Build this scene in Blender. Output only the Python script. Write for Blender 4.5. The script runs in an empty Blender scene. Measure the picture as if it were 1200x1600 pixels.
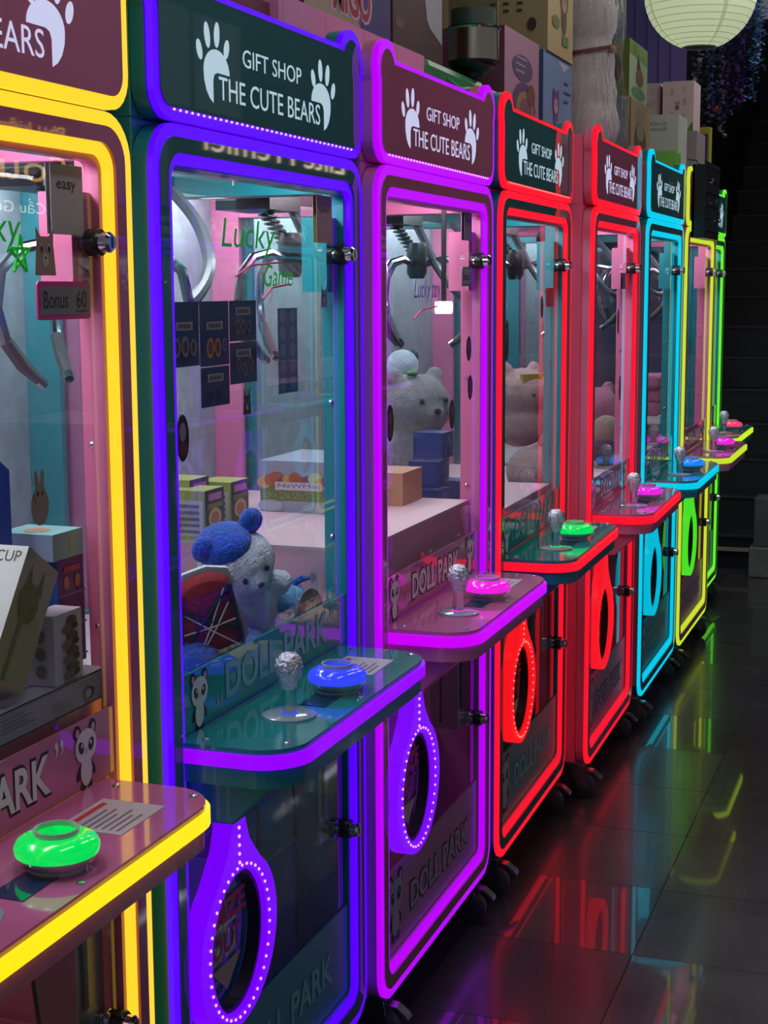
import bpy, bmesh, math, random
from mathutils import Vector, Matrix
random.seed(7)
PI = math.pi
SC = bpy.context.scene
COL = SC.collection

# ------------------------------------------------------------------ camera, world, exposure
F_PX, PITCH, YAW, ROLL = 2384.0, .1458, .3465, -.0049
CX, CZ = .946, 1.507
cam_d = bpy.data.cameras.new('camera')
cam = bpy.data.objects.new('camera', cam_d)
COL.objects.link(cam)
SC.camera = cam
cam_d.sensor_fit = 'HORIZONTAL'
cam_d.sensor_width = 36.0
cam_d.lens = F_PX / 1200.0 * 36.0
cam_d.clip_start, cam_d.clip_end = .02, 60
fw = Vector((-math.sin(YAW) * math.cos(PITCH), math.cos(YAW) * math.cos(PITCH), -math.sin(PITCH)))
rt = Vector((math.cos(YAW), math.sin(YAW), 0))
up = rt.cross(fw)
rt2 = rt * math.cos(ROLL) + up * math.sin(ROLL)
up2 = up * math.cos(ROLL) - rt * math.sin(ROLL)
cam.matrix_world = Matrix(((rt2.x, up2.x, -fw.x, CX), (rt2.y, up2.y, -fw.y, 0), (rt2.z, up2.z, -fw.z, CZ), (0, 0, 0, 1)))

wd = bpy.data.worlds.new('night_ambience')
SC.world = wd
wd.use_nodes = True
wd.node_tree.nodes['Background'].inputs[0].default_value = (.60, .66, .80, 1)
wd.node_tree.nodes['Background'].inputs[1].default_value = .15
SC.view_settings.view_transform = 'Standard'
SC.view_settings.look = 'None'
SC.view_settings.gamma = 1
SC.view_settings.use_curve_mapping = False
SC.view_settings.exposure = 0.0
SC.cycles.transparent_max_bounces = 40
SC.cycles.max_bounces = 14
SC.cycles.glossy_bounces = 6
SC.cycles.use_denoising = True
SC.cycles.sample_clamp_indirect = 4
SC.cycles.caustics_reflective = False
SC.cycles.caustics_refractive = False
LAMP_POWER = 20.0          # emission of the lamp strip inside every cabinet
FILL_TUBE_POWER = 10.0         # emission of the unseen tubes added over the aisle
NEON = 1.15               # emission of the neon edges

# ------------------------------------------------------------------ materials
MATS = {}
def srgb(r, g, b):
    f = lambda c: (c / 255 / 12.92) if c / 255 <= .04045 else ((c / 255 + .055) / 1.055) ** 2.4
    return (f(r), f(g), f(b), 1)
def mat(name, col, rough=.5, metal=0, emit=None, es=0, bump=0, bscale=60, coat=0, var=0, vscale=8, spec=.5):
    if name in MATS: return MATS[name]
    m = bpy.data.materials.new(name); m.use_nodes = True
    nt = m.node_tree; b = nt.nodes['Principled BSDF']
    c = col if len(col) == 4 else (*col, 1)
    b.inputs['Base Color'].default_value = c
    b.inputs['Roughness'].default_value = rough
    b.inputs['Metallic'].default_value = metal
    b.inputs['Specular IOR Level'].default_value = spec
    if coat:
        b.inputs['Coat Weight'].default_value = coat; b.inputs['Coat Roughness'].default_value = .04
    if emit:
        b.inputs['Emission Color'].default_value = emit if len(emit) == 4 else (*emit, 1)
        b.inputs['Emission Strength'].default_value = es
    if var or bump:
        tc = nt.nodes.new('ShaderNodeTexCoord')
    if var:
        n = nt.nodes.new('ShaderNodeTexNoise'); n.inputs['Scale'].default_value = vscale; n.inputs['Detail'].default_value = 5
        nt.links.new(tc.outputs['Object'], n.inputs['Vector'])
        r = nt.nodes.new('ShaderNodeValToRGB')
        r.color_ramp.elements[0].position = .3; r.color_ramp.elements[1].position = .7
        r.color_ramp.elements[0].color = (*[x * (1 - var) for x in c[:3]], 1)
        r.color_ramp.elements[1].color = (*[min(1, x * (1 + var)) for x in c[:3]], 1)
        nt.links.new(n.outputs['Fac'], r.inputs['Fac']); nt.links.new(r.outputs['Color'], b.inputs['Base Color'])
    if bump:
        n2 = nt.nodes.new('ShaderNodeTexNoise'); n2.inputs['Scale'].default_value = bscale; n2.inputs['Detail'].default_value = 4
        nt.links.new(tc.outputs['Object'], n2.inputs['Vector'])
        bp = nt.nodes.new('ShaderNodeBump'); bp.inputs['Strength'].default_value = bump; bp.inputs['Distance'].default_value = .01
        nt.links.new(n2.outputs['Fac'], bp.inputs['Height']); nt.links.new(bp.outputs['Normal'], b.inputs['Normal'])
    MATS[name] = m
    return m
def glass(name, tint=(.96, .98, .98), rough=.0, ior=1.62):
    if name in MATS: return MATS[name]
    m = bpy.data.materials.new(name); m.use_nodes = True
    nt = m.node_tree; nt.nodes.clear()
    o = nt.nodes.new('ShaderNodeOutputMaterial'); mx = nt.nodes.new('ShaderNodeMixShader')
    t = nt.nodes.new('ShaderNodeBsdfTransparent'); t.inputs[0].default_value = (*tint, 1)
    g = nt.nodes.new('ShaderNodeBsdfGlossy'); g.inputs['Roughness'].default_value = rough
    fr = nt.nodes.new('ShaderNodeFresnel'); fr.inputs['IOR'].default_value = ior
    # the pane's rear faces mirror as weakly as its front ones
    geo = nt.nodes.new('ShaderNodeNewGeometry')
    mul = nt.nodes.new('ShaderNodeMath'); mul.operation = 'SUBTRACT'; mul.inputs[0].default_value = 1.0
    nt.links.new(geo.outputs['Backfacing'], mul.inputs[1])
    m2 = nt.nodes.new('ShaderNodeMath'); m2.operation = 'MULTIPLY'
    nt.links.new(fr.outputs[0], m2.inputs[0]); nt.links.new(mul.outputs[0], m2.inputs[1])
    nt.links.new(m2.outputs[0], mx.inputs[0])
    nt.links.new(t.outputs[0], mx.inputs[1]); nt.links.new(g.outputs[0], mx.inputs[2]); nt.links.new(mx.outputs[0], o.inputs[0])
    MATS[name] = m
    return m
GLASS = glass('clear_glass')
ACRYL = glass('clear_acrylic', (.93, .95, .96), .02)
CHROME = mat('chrome', (.75, .76, .8), .12, 1)
STEEL = mat('brushed_steel', (.45, .46, .48), .3, 1)
BLACK = mat('black_plastic', (.012, .012, .014), .35)
RUBBER = mat('dark_rubber', (.05, .05, .055), .5)
WHITE = mat('white_print', (.78, .78, .8), .5)
DARKP = mat('dark_print', (.02, .018, .025), .5)
PAINT = {'pink': mat('pink_paint', (.72, .21, .40), .32, coat=.3, var=.05, vscale=3),
         'green': mat('teal_paint', (.015, .265, .31), .32, coat=.3, var=.05, vscale=3)}
PLATE = {'pink': mat('pink_acrylic_front', (.58, .165, .30), .025, var=.04, vscale=3),
         'green': mat('teal_acrylic_front', (.062, .185, .205), .025, var=.04, vscale=3)}
SHELFT = {'pink': mat('pink_shelf_acrylic', (.62, .16, .38), .12, coat=.8),
          'green': mat('teal_shelf_acrylic', (.02, .27, .27), .12, coat=.8)}
CABLAMP = mat('cabinet_lamp', (.9, .9, .9), .5, emit=(.92, .93, 1.0), es=LAMP_POWER)
INFLOOR = mat('cabinet_board', (.62, .62, .68), .5)
BACKP = mat('grey_back_panel', (.30, .36, .40), .45, var=.18, vscale=25)
SIGNM = mat('backlit_sign', (.5, .55, .6), .5, emit=srgb(168, 198, 212), es=.85)
SIGNP = mat('backlit_sign_lilac', (.5, .5, .6), .5, emit=srgb(196, 200, 235), es=.85)
def neon(name, r, g, b, s=1.0):
    return mat('neon_' + name, tuple(.12 * c for c in srgb(r, g, b)[:3]), .35, emit=srgb(r, g, b), es=NEON * s, spec=.25)

# ------------------------------------------------------------------ mesh builder
class MB:
    def __init__(self): self.v, self.f, self.m, self.mats = [], [], [], []
    def mi(self, M):
        if M not in self.mats: self.mats.append(M)
        return self.mats.index(M)
    def add(self, vs, fs, M):
        n = len(self.v); k = self.mi(M)
        self.v += [tuple(x) for x in vs]
        for q in fs: self.f.append(tuple(n + i for i in q)); self.m.append(k)
        return self
    def box(self, x0, x1, y0, y1, z0, z1, M, T=None):
        vs = [(x, y, z) for x in (x0, x1) for y in (y0, y1) for z in (z0, z1)]
        if T: vs = [T @ Vector(p) for p in vs]
        return self.add(vs, [(0, 1, 3, 2), (4, 6, 7, 5), (0, 4, 5, 1), (2, 3, 7, 6), (0, 2, 6, 4), (1, 5, 7, 3)], M)
    def quad(self, a, b, c, d, M): return self.add([a, b, c, d], [(0, 1, 2, 3)], M)
    def plate(self, poly, d0, d1, M, P=None):
        """polygon (u,z) extruded between depths d0 and d1"""
        P = P or (lambda u, z, d: (u, d, z))
        n = len(poly)
        vs = [P(u, z, d0) for u, z in poly] + [P(u, z, d1) for u, z in poly]
        fs = [tuple(range(n)), tuple(range(2 * n - 1, n - 1, -1))] + [(i, i + n, (i + 1) % n + n, (i + 1) % n) for i in range(n)]
        return self.add(vs, fs, M)
    def band(self, out, inn, d0, d1, M, P=None):
        P = P or (lambda u, z, d: (u, d, z))
        n = len(out)
        vs = [P(u, z, d) for L, d in ((out, d0), (inn, d0), (out, d1), (inn, d1)) for u, z in L]
        fs = []
        for i in range(n):
            j = (i + 1) % n
            fs += [(i, j, n + j, n + i), (2 * n + i, 3 * n + i, 3 * n + j, 2 * n + j), (i, 2 * n + i, 2 * n + j, j), (n + i, n + j, 3 * n + j, 3 * n + i)]
        return self.add(vs, fs, M)
    def tube(self, pts, r, M, n=8, cap=True, closed=False):
        pts = [Vector(p) for p in pts]; N = len(pts)
        rs = r if isinstance(r, (list, tuple)) else [r] * N
        vs = []; prev = None
        for i, p in enumerate(pts):
            a = pts[(i - 1) % N] if (closed or i > 0) else p
            b = pts[(i + 1) % N] if (closed or i < N - 1) else p
            t = (b - a).normalized()
            if prev is None:
                s = t.cross(Vector((0, 0, 1)))
                if s.length < .1: s = t.cross(Vector((1, 0, 0)))
            else: s = prev - t * prev.dot(t)
            s.normalize(); prev = s; q = t.cross(s)
            vs += [p + (s * math.cos(2 * PI * k / n) + q * math.sin(2 * PI * k / n)) * rs[i] for k in range(n)]
        fs = []
        for i in range(N if closed else N - 1):
            j = (i + 1) % N
            fs += [(i * n + k, i * n + (k + 1) % n, j * n + (k + 1) % n, j * n + k) for k in range(n)]
        if cap and not closed: fs += [tuple(range(n - 1, -1, -1)), tuple((N - 1) * n + k for k in range(n))]
        return self.add(vs, fs, M)
    def lathe(self, prof, M, c=(0, 0, 0), n=24, axis='z'):
        c = Vector(c); vs = []
        for r, h in prof:
            for k in range(n):
                a = 2 * PI * k / n; x, y = r * math.cos(a), r * math.sin(a)
                vs.append(c + Vector((x, y, h) if axis == 'z' else ((x, h, y) if axis == 'y' else (h, x, y))))
        N = len(prof)
        fs = [(i * n + k, i * n + (k + 1) % n, (i + 1) * n + (k + 1) % n, (i + 1) * n + k) for i in range(N - 1) for k in range(n)]
        fs += [tuple(range(n - 1, -1, -1)), tuple((N - 1) * n + k for k in range(n))]
        return self.add(vs, fs, M)
    def ball(self, c, r, M, n=16, T=None):
        r = r if isinstance(r, (list, tuple)) else (r, r, r); c = Vector(c)
        vs, h = [], n // 2
        for i in range(1, h):
            th = PI * i / h
            for k in range(n):
                a = 2 * PI * k / n
                p = Vector((r[0] * math.sin(th) * math.cos(a), r[1] * math.sin(th) * math.sin(a), r[2] * math.cos(th)))
                vs.append(c + (T @ p if T else p))
        a, b = Vector((0, 0, r[2])), Vector((0, 0, -r[2]))
        vs += [c + (T @ a if T else a), c + (T @ b if T else b)]
        t, bt = len(vs) - 2, len(vs) - 1
        fs = [((i) * n + k, (i + 1) * n + k, (i + 1) * n + (k + 1) % n, i * n + (k + 1) % n) for i in range(h - 2) for k in range(n)]
        fs += [(t, k, (k + 1) % n) for k in range(n)] + [(bt, (h - 2) * n + (k + 1) % n, (h - 2) * n + k) for k in range(n)]
        return self.add(vs, fs, M)
    def text(self, s, o, ux, uz, w, h, M, bold=0):
        """lettering laid on the plane through o, stretched to width w (or None) and height h"""
        vs, fs, bw, bh, x0, y0 = glyphs(s, bold)
        o, ux, uz = Vector(o), Vector(ux).normalized(), Vector(uz).normalized()
        sy = h / bh; sx = (w / bw) if w else sy
        return self.add([o + ux * ((x - x0) * sx) + uz * ((y - y0) * sy) for x, y in vs], fs, M)
    def disc(self, o, ux, uz, rx, rz, M, n=18, rot=0, a0=0, a1=2 * PI):
        o, ux, uz = Vector(o), Vector(ux).normalized(), Vector(uz).normalized()
        vs = []
        full = abs(a1 - a0 - 2 * PI) < 1e-6
        for k in range(n + (0 if full else 1)):
            a = a0 + (a1 - a0) * k / n; x, y = rx * math.cos(a), rz * math.sin(a)
            vs.append(o + ux * (x * math.cos(rot) - y * math.sin(rot)) + uz * (x * math.sin(rot) + y * math.cos(rot)))
        return self.add(vs, [tuple(range(len(vs)))], M)
    def mesh(self, name, smooth=False):
        me = bpy.data.meshes.new(name)
        me.from_pydata([tuple(p) for p in self.v], [], self.f)
        for M in self.mats: me.materials.append(M)
        me.polygons.foreach_set('material_index', self.m)
        bm = bmesh.new(); bm.from_mesh(me); bmesh.ops.recalc_face_normals(bm, faces=bm.faces); bm.to_mesh(me); bm.free()
        if smooth:
            me.polygons.foreach_set('use_smooth', [True] * len(me.polygons))
            me.set_sharp_from_angle(angle=math.radians(38))
        me.update()
        return me
    def build(self, name, parent=None, smooth=False, bevel=0):
        o = bpy.data.objects.new(name, self.mesh(name, smooth)); COL.objects.link(o)
        if parent: o.parent = parent
        if bevel:
            b = o.modifiers.new('bevel', 'BEVEL'); b.width = bevel; b.segments = 2; b.limit_method = 'ANGLE'; b.angle_limit = .7
        return o
_GL = {}
def glyphs(s, bold=0):
    if (s, bold) in _GL: return _GL[(s, bold)]
    cu = bpy.data.curves.new('t', 'FONT'); cu.body = s; cu.resolution_u = 3; cu.offset = bold
    o = bpy.data.objects.new('t', cu); COL.objects.link(o)
    dg = bpy.context.evaluated_depsgraph_get(); dg.update()
    me = bpy.data.meshes.new_from_object(o.evaluated_get(dg))
    vs = [(v.co.x, v.co.y) for v in me.vertices]; fs = [tuple(p.vertices) for p in me.polygons]
    bpy.data.objects.remove(o); bpy.data.curves.remove(cu); bpy.data.meshes.remove(me)
    xs, ys = [v[0] for v in vs], [v[1] for v in vs]
    _GL[(s, bold)] = (vs, fs, max(xs) - min(xs), max(ys) - min(ys), min(xs), min(ys))
    return _GL[(s, bold)]

def tag(o, label=None, cat=None, group=None, kind=None):
    if label: o['label'] = label
    if cat: o['category'] = cat
    if group: o['group'] = group
    if kind: o['kind'] = kind
    return o
def empty(name, loc=(0, 0, 0), rot=(0, 0, 0)):
    o = bpy.data.objects.new(name, None); COL.objects.link(o); o.location = loc; o.rotation_euler = rot; o.empty_display_size = .1
    return o
def rrect(u0, u1, z0, z1, r, n=7):
    p = []
    for cx, cz, a in ((u1 - r, z0 + r, -PI / 2), (u1 - r, z1 - r, 0), (u0 + r, z1 - r, PI / 2), (u0 + r, z0 + r, PI)):
        p += [(cx + r * math.cos(a + PI / 2 * k / n), cz + r * math.sin(a + PI / 2 * k / n)) for k in range(n + 1)]
    return p
U, Z, DN = (1, 0, 0), (0, 0, 1), None

# ------------------------------------------------------------------ the room
def structure(mb, name, **k):
    return tag(mb.build(name, **k), kind='structure')
def floor_mat():
    m = bpy.data.materials.new('dark_polished_tile'); m.use_nodes = True
    nt = m.node_tree; b = nt.nodes['Principled BSDF']; N = nt.nodes.new; L = nt.links.new
    tc = N('ShaderNodeTexCoord'); mp = N('ShaderNodeMapping'); mp.inputs['Location'].default_value = (-.355 + .4 * 10, -3.29 + .4 * 20, 0)
    L(tc.outputs['Object'], mp.inputs['Vector'])
    br = N('ShaderNodeTexBrick'); br.offset = 0; br.inputs['Scale'].default_value = 1
    br.inputs['Brick Width'].default_value = .4; br.inputs['Row Height'].default_value = .4; br.inputs['Mortar Size'].default_value = .0018
    br.inputs['Mortar Smooth'].default_value = .1
    br.inputs['Color1'].default_value = (.082, .070, .088, 1); br.inputs['Color2'].default_value = (.098, .086, .104, 1); br.inputs['Mortar'].default_value = (.004, .004, .005, 1)
    L(mp.outputs[0], br.inputs['Vector'])
    n = N('ShaderNodeTexNoise'); n.inputs['Scale'].default_value = 3.5; n.inputs['Detail'].default_value = 6
    L(tc.outputs['Object'], n.inputs['Vector'])
    mx = N('ShaderNodeMixRGB'); mx.blend_type = 'MULTIPLY'; mx.inputs[0].default_value = .5
    L(br.outputs['Color'], mx.inputs[1]); L(n.outputs['Fac'], mx.inputs[2])
    L(mx.outputs[0], b.inputs['Base Color'])
    rr = N('ShaderNodeMapRange'); rr.inputs['From Min'].default_value = .3; rr.inputs['From Max'].default_value = .7
    rr.inputs['To Min'].default_value = .17; rr.inputs['To Max'].default_value = .27
    L(n.outputs['Fac'], rr.inputs['Value'])
    ad = N('ShaderNodeMath'); ad.operation = 'MULTIPLY_ADD'; ad.inputs[1].default_value = .6
    L(br.outputs['Fac'], ad.inputs[0]); L(rr.outputs[0], ad.inputs[2]); L(ad.outputs[0], b.inputs['Roughness'])
    b.inputs['Specular IOR Level'].default_value = .6
    # some tiles are polished brighter than others
    dv = N('ShaderNodeVectorMath'); dv.operation = 'SCALE'; dv.inputs['Scale'].default_value = 2.5
    fl = N('ShaderNodeVectorMath'); fl.operation = 'FLOOR'; wn = N('ShaderNodeTexWhiteNoise'); wn.noise_dimensions = '2D'
    L(mp.outputs[0], dv.inputs[0]); L(dv.outputs[0], fl.inputs[0]); L(fl.outputs[0], wn.inputs['Vector'])
    cw = N('ShaderNodeMapRange'); cw.inputs['From Min'].default_value = .35; cw.inputs['From Max'].default_value = .6; cw.inputs['To Min'].default_value = .1; cw.inputs['To Max'].default_value = 1.0
    L(wn.outputs['Value'], cw.inputs['Value']); L(cw.outputs[0], b.inputs['Coat Weight']); b.inputs['Coat Roughness'].default_value = .035
    bp = N('ShaderNodeBump'); bp.inputs['Strength'].default_value = .25; bp.inputs['Distance'].default_value = .004; bp.invert = True
    L(br.outputs['Fac'], bp.inputs['Height']); L(bp.outputs[0], b.inputs['Normal'])
    return m
structure(MB().box(-2.2, 4.2, -1.5, 11.2, -.1, 0, floor_mat()), 'floor')
structure(MB().box(-2.2, 4.2, .5, 11.2, 3.5, 3.6, mat('dark_ceiling', (.05, .048, .06), .8)), 'ceiling')
structure(MB().box(-2.3, -2.2, .5, 11.2, 0, 3.5, mat('dark_grey_wall', (.16, .16, .19), .8, var=.1)), 'wall_left')
PURP = mat('purple_wall_panelling', srgb(128, 116, 190), .7, var=.06, vscale=2)
b = MB().box(-2.2, -.40, 8.5, 8.6, 0, 3.5, PURP)
for k in range(5):
    b.box(-.47 - k * .065, -.458 - k * .065, 8.496, 8.5, 0, 3.5, PURP)
structure(b, 'wall_back')
STAIRM = mat('dark_stair_stone', (.013, .014, .020), .55, var=.35, vscale=6)
NOSE = mat('stair_nosing', (.045, .045, .055), .4)
b = MB()
for k in range(15):
    y0 = 8.25 + .25 * k
    b.box(-.40, 1.3, y0, y0 + .27, .18 * k, .18 * (k + 1), STAIRM)
    b.box(-.40, 1.3, y0 - .012, y0 + .02, .18 * (k + 1) - .008, .18 * (k + 1) + .004, NOSE)
structure(b, 'staircase')
structure(MB().box(1.3, 1.42, 8.2, 12.3, 0, 3.5, STAIRM), 'wall_stair_side')
structure(MB().box(-.5, -.4, 8.6, 12.3, 0, 3.5, STAIRM), 'wall_stair_inner')
structure(MB().box(-.5, 1.42, 12.2, 12.3, 0, 3.5, STAIRM), 'wall_stair_end')
structure(MB().box(1.42, 4.2, 11.1, 11.2, 0, 3.5, mat('far_wall', (.06, .06, .075), .8)), 'wall_far')
FILL_TUBE = mat('ceiling_tube', (.9, .9, .9), .5, emit=(1.0, .95, .88), es=FILL_TUBE_POWER)  # unseen tubes, added to brighten the stock on top of the machines
for k, yy in enumerate((1.6, 3.7, 5.8, 7.6)):
    t_ = bpy.data.objects.new('fill_light', None); COL.objects.link(t_); t_.location = (.55, yy, 2.96)
    t_['label'] = 'unseen white tube light added above the aisle to brighten the stock, number %s from the entrance' % ('one', 'two', 'three', 'four')[k]; t_['category'] = 'fill light'; t_['group'] = 'fill lights'
    MB().box(-.09, .09, -.62, .62, .06, .10, STEEL).box(-.01, .01, -.5, -.48, .10, .54, STEEL).box(-.01, .01, .48, .5, .10, .54, STEEL).build('housing', t_); MB().box(-.07, .07, -.60, .60, .0, .06, FILL_TUBE).build('diffuser', t_)
b = MB().box(-.38, 1.28, 8.225, 8.245, .10, .118, mat('cream_step_edge', (.42, .38, .26), .5))
structure(b, 'trim_1')
b = MB().box(.07, .30, 8.02, 8.22, 0, .16, mat('pale_stone', (.22, .21, .21), .7, var=.15)).box(.09, .28, 8.04, 8.20, .16, .42, mat('grey_stone', (.12, .12, .125), .7, var=.15))
tag(b.build('stone_pedestal', bevel=.008), 'pale grey stone pedestal at the foot of the dark stairs', 'pedestal')

# ------------------------------------------------------------------ the claw machine
W, D = .785, .72
def head_contour(o, W=W):
    """outline of the bear-eared head board, inset by o"""
    rb = .046 - o; s = .004 + o; zb = 1.734 + o; zt = 1.921 - .5 * o; cx, cz, r = .054, 1.898, .055 - o
    p = []
    L = [(s + rb - rb * math.sin(PI / 2 * k / 6), zb + rb - rb * math.cos(PI / 2 * k / 6)) for k in range(7)]      # bottom left corner, going up
    a0 = math.acos((s - cx) / r); a1 = math.asin(min(.99, (zt - cz) / r))
    A0 = 2 * PI - a0 - 0
    ang0 = -a0 + 2 * PI   # lower crossing of side and circle
    L += [(cx + r * math.cos(ang0 + (a1 - ang0) * k / 14), cz + r * math.sin(ang0 + (a1 - ang0) * k / 14)) for k in range(15)]
    R = [(W - u, z) for u, z in reversed(L)]
    return L + R
def panda(b, x, z, h, d, M=WHITE):
    """little panda printed on a strip: ears, head, eyes, body, limbs"""
    e = -.0004
    o = lambda u, zz, k: (x + u * h, d + e * k, z + zz * h)
    pinkish = mat('print_pink', (.75, .35, .5), .5)
    for s in (-1, 1):
        b.disc(o(.22 * s, .93, 1), U, Z, .10 * h, .11 * h, DARKP); b.disc(o(.22 * s, .92, 2), U, Z, .055 * h, .065 * h, pinkish)
        b.disc(o(.19 * s, .30, 1), U, Z, .06 * h, .12 * h, DARKP, rot=.5 * s); b.disc(o(.09 * s, .07, 1), U, Z, .075 * h, .09 * h, DARKP)
    b.disc(o(0, .30, 2), U, Z, .16 * h, .23 * h, M); b.disc(o(0, .68, 3), U, Z, .30 * h, .26 * h, M)
    for s in (-1, 1):
        b.disc(o(.14 * s, .68, 4), U, Z, .072 * h, .10 * h, DARKP, rot=-.4 * s); b.disc(o(.125 * s, .71, 5), U, Z, .026 * h, .034 * h, M)
    b.disc(o(0, .60, 4), U, Z, .03 * h, .045 * h, pinkish)
def paw(b, M, mirror, d):
    """paw print with a bite for the lettering: four toes and a cut pad"""
    mx = (lambda u: W - .012 - u) if mirror else (lambda u: u)
    sg = -1 if mirror else 1
    for u, z, rx, rz, t in ((.136, 1.838, .0085, .0145, .4), (.161, 1.861, .009, .018, .22), (.192, 1.865, .009, .018, -.1), (.223, 1.849, .0085, .0145, -.35)):
        b.disc((mx(u), d, z), U, Z, rx, rz, M, rot=t * sg)
    pts = [(.190 + .042 * math.cos(a), 1.8125 + .032 * math.sin(a)) for a in [PI * k / 14 for k in range(15)]]
    pts += [(.1495, 1.799), (.156, 1.785), (.166, 1.775), (.178, 1.769), (.178, 1.801), (.182, 1.809), (.191, 1.8125)]
    b.add([(mx(u), d, z) for u, z in pts], [tuple(range(len(pts)))], M)
def ring_outline():
    cx, cz = .190, .505
    out = [(cx + .021, .765), (cx + .022, .72), (cx + .026, .69), (cx + .038, .66), (cx + .062, .633)]
    for k in range(0, 31):
        a = math.radians(56 - k * (292 / 30.)); out.append((cx + .137 * math.cos(a), cz + .135 * math.sin(a)))
    out += [(cx - .062, .633), (cx - .038, .66), (cx - .026, .69), (cx - .022, .72), (cx - .021, .765)]
    inn = []
    for u, z in out:
        a = math.atan2((z - cz) / 1.13, u - cx); inn.append((cx + .098 * math.cos(a), cz + .113 * math.sin(a)))
    return out, inn
def claw_prong(a, hub):
    T = Matrix.Rotation(a, 4, 'Z'); hub = Vector(hub)
    P = lambda x, z: hub + T @ Vector((x, 0, z))
    return [P(.012, -.01), P(.07, .004), P(.125, -.006), P(.165, -.04), P(.176, -.095), P(.160, -.145), P(.125, -.185), P(.085, -.215)]

MACHINES = {}; ORIG = {}
def build_machine(idx, colour, nm, tube_c, shelf_c, ring_c, button_c, x, y, ang, lean, label, led=True, lit=True, platform=None, mirror_panda=True):
    root = empty('claw_machine', (x, y, 0), (0, 0, PI / 2 + ang))
    tag(root, label, 'claw machine', 'claw machines in the row')
    body, plate, shelf_m = PAINT[colour], PLATE[colour], SHELFT[colour]
    NT, NS, NR = neon(nm + '_tube', *tube_c), neon(nm + '_shelf', *shelf_c), neon(nm + '_ring', *ring_c, s=.8)
    sign = SIGNM if colour == 'green' else SIGNP
    # cabinet: base box, posts, beams, roof box
    b = MB()
    for x0, x1 in ((.006, .026), (W - .026, W - .006)):
        b.box(x0, x1, .036, D, .125, .86, body)                       # side of the base
        b.box(x0, x1, .036, .072, .86, 1.735, body); b.box(x0, x1, .63, D, .86, 1.735, body)      # posts
        b.box(x0, x1, .072, .63, 1.675, 1.735, body); b.box(x0, x1, .072, .63, .86, .872, body)      # beams
    b.box(.026, W - .026, D - .02, D, .125, .86, body)
    b.box(.006, W - .006, .036, D, 1.735, 1.925, body)                # head box
    b.box(.026, W - .026, .036, D - .02, .125, .150, INFLOOR)         # base board
    b.box(.026, W - .026, .036, .05, 1.680, 1.735, body)
    for k in range(3):
        for s in (.027, W - .027):
            zz = (1.05, 1.30, 1.60)[k]
            b.ball((s, .056, zz), .006, CHROME, 8)
    b.build('cabinet', root, bevel=.004)
    MB().box(.028, W - .028, D - .018, D - .008, .87, 1.73, BACKP).build('back_panel', root)
    for x0 in (.012, W - .018):
        MB().box(x0, x0 + .005, .070, .632, .87, 1.677, GLASS).build('side_window', root)
    # floor of the prize chamber
    zf = platform or .866
    if platform:
        b = MB().box(.03, W - .03, .05, D - .03, .86, zf, mat('pink_padding', (.82, .36, .50), .55, var=.08, vscale=9))
        b.box(.03, W - .03, .05, D - .03, zf, zf + .006, mat('pale_pink_board', (.74, .52, .58), .45))
        for k in range(4): b.ball((.029, .15 + .15 * k, zf - .05), .008, CHROME, 8)
        b.build('prize_platform', root)
    else:
        MB().box(.03, W - .03, .04, D - .03, .855, zf, mat('pale_pink_board', (.74, .52, .58), .45)).build('prize_floor', root)
    for dd in (.10, .58): MB().box(.10, W - .10, dd, dd + .06, 1.715, 1.734, CABLAMP).build('ceiling_lamp', root)
    # claw on its rail
    b = MB().box(.03, W - .03, .37, .392, 1.69, 1.715, STEEL).box(.22, .38, .31, .43, 1.665, 1.70, BLACK)
    b.build('claw_rail', root)
    hub = (.30, .30, 1.575)
    b = MB()
    coil = []
    for k in range(64):
        a = k * .9; t = k / 63; coil.append((hub[0] + .016 * math.cos(a), hub[1] + .06 * (1 - t) + .016 * math.sin(a), 1.67 - .085 * t))
    b.tube(coil, .0032, BLACK, 5)
    b.lathe([(.0, 1.62), (.022, 1.62), (.026, 1.60), (.026, 1.545), (.018, 1.53), (0, 1.53)], BLACK, (hub[0], hub[1], 0), 16)
    b.build('claw_body', root, smooth=True)
    for k in range(3):
        pr = claw_prong(2 * PI * k / 3 + 2.9, hub)
        q = MB().tube(pr, [.009] * 8, mat('dark_chrome', (.32, .33, .36), .16, 1), 8); q.tube(pr[-3:], [.011, .0115, .008], RUBBER, 8)
        q.build('claw_prong', root, smooth=True)
    # loop of loose cable hanging from the roof
    pts = [(.62, .30, 1.68), (.60, .24, 1.62), (.50, .17, 1.55), (.42, .15, 1.50), (.36, .16, 1.475), (.31, .19, 1.49), (.30, .24, 1.55), (.36, .30, 1.63), (.38, .33, 1.675)]
    P = []
    for i in range(len(pts) - 1):
        a, c = Vector(pts[i]), Vector(pts[i + 1]); pa = Vector(pts[max(0, i - 1)]); pc = Vector(pts[min(len(pts) - 1, i + 2)])
        for s in range(6):
            t = s / 6; P.append(.5 * ((2 * a) + (c - pa) * t + (2 * pa - 5 * a + 4 * c - pc) * t * t + (3 * a - pa - 3 * c + pc) * t ** 3))
    MB().tube(P, .011, mat('grey_cable', (.10, .105, .12), .3), 8).build('loose_cable', root, smooth=True)
    # head board
    MB().plate(head_contour(.017), -.002, .012, plate).build('head_board', root)
    MB().band(head_contour(0), head_contour(.0175), .0, .010, NT).build('head_neon', root)
    MB().plate(head_contour(.001), .0125, .034, body).build('head_back', root)
    MB().text('GIFT SHOP', (.278, -.0026, 1.832), U, Z, .222, .026, sign).build('sign_lettering', root)
    MB().text('THE CUTE BEARS', (.196, -.0026, 1.776), U, Z, .382, .033, sign).build('sign_lettering', root)
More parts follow.
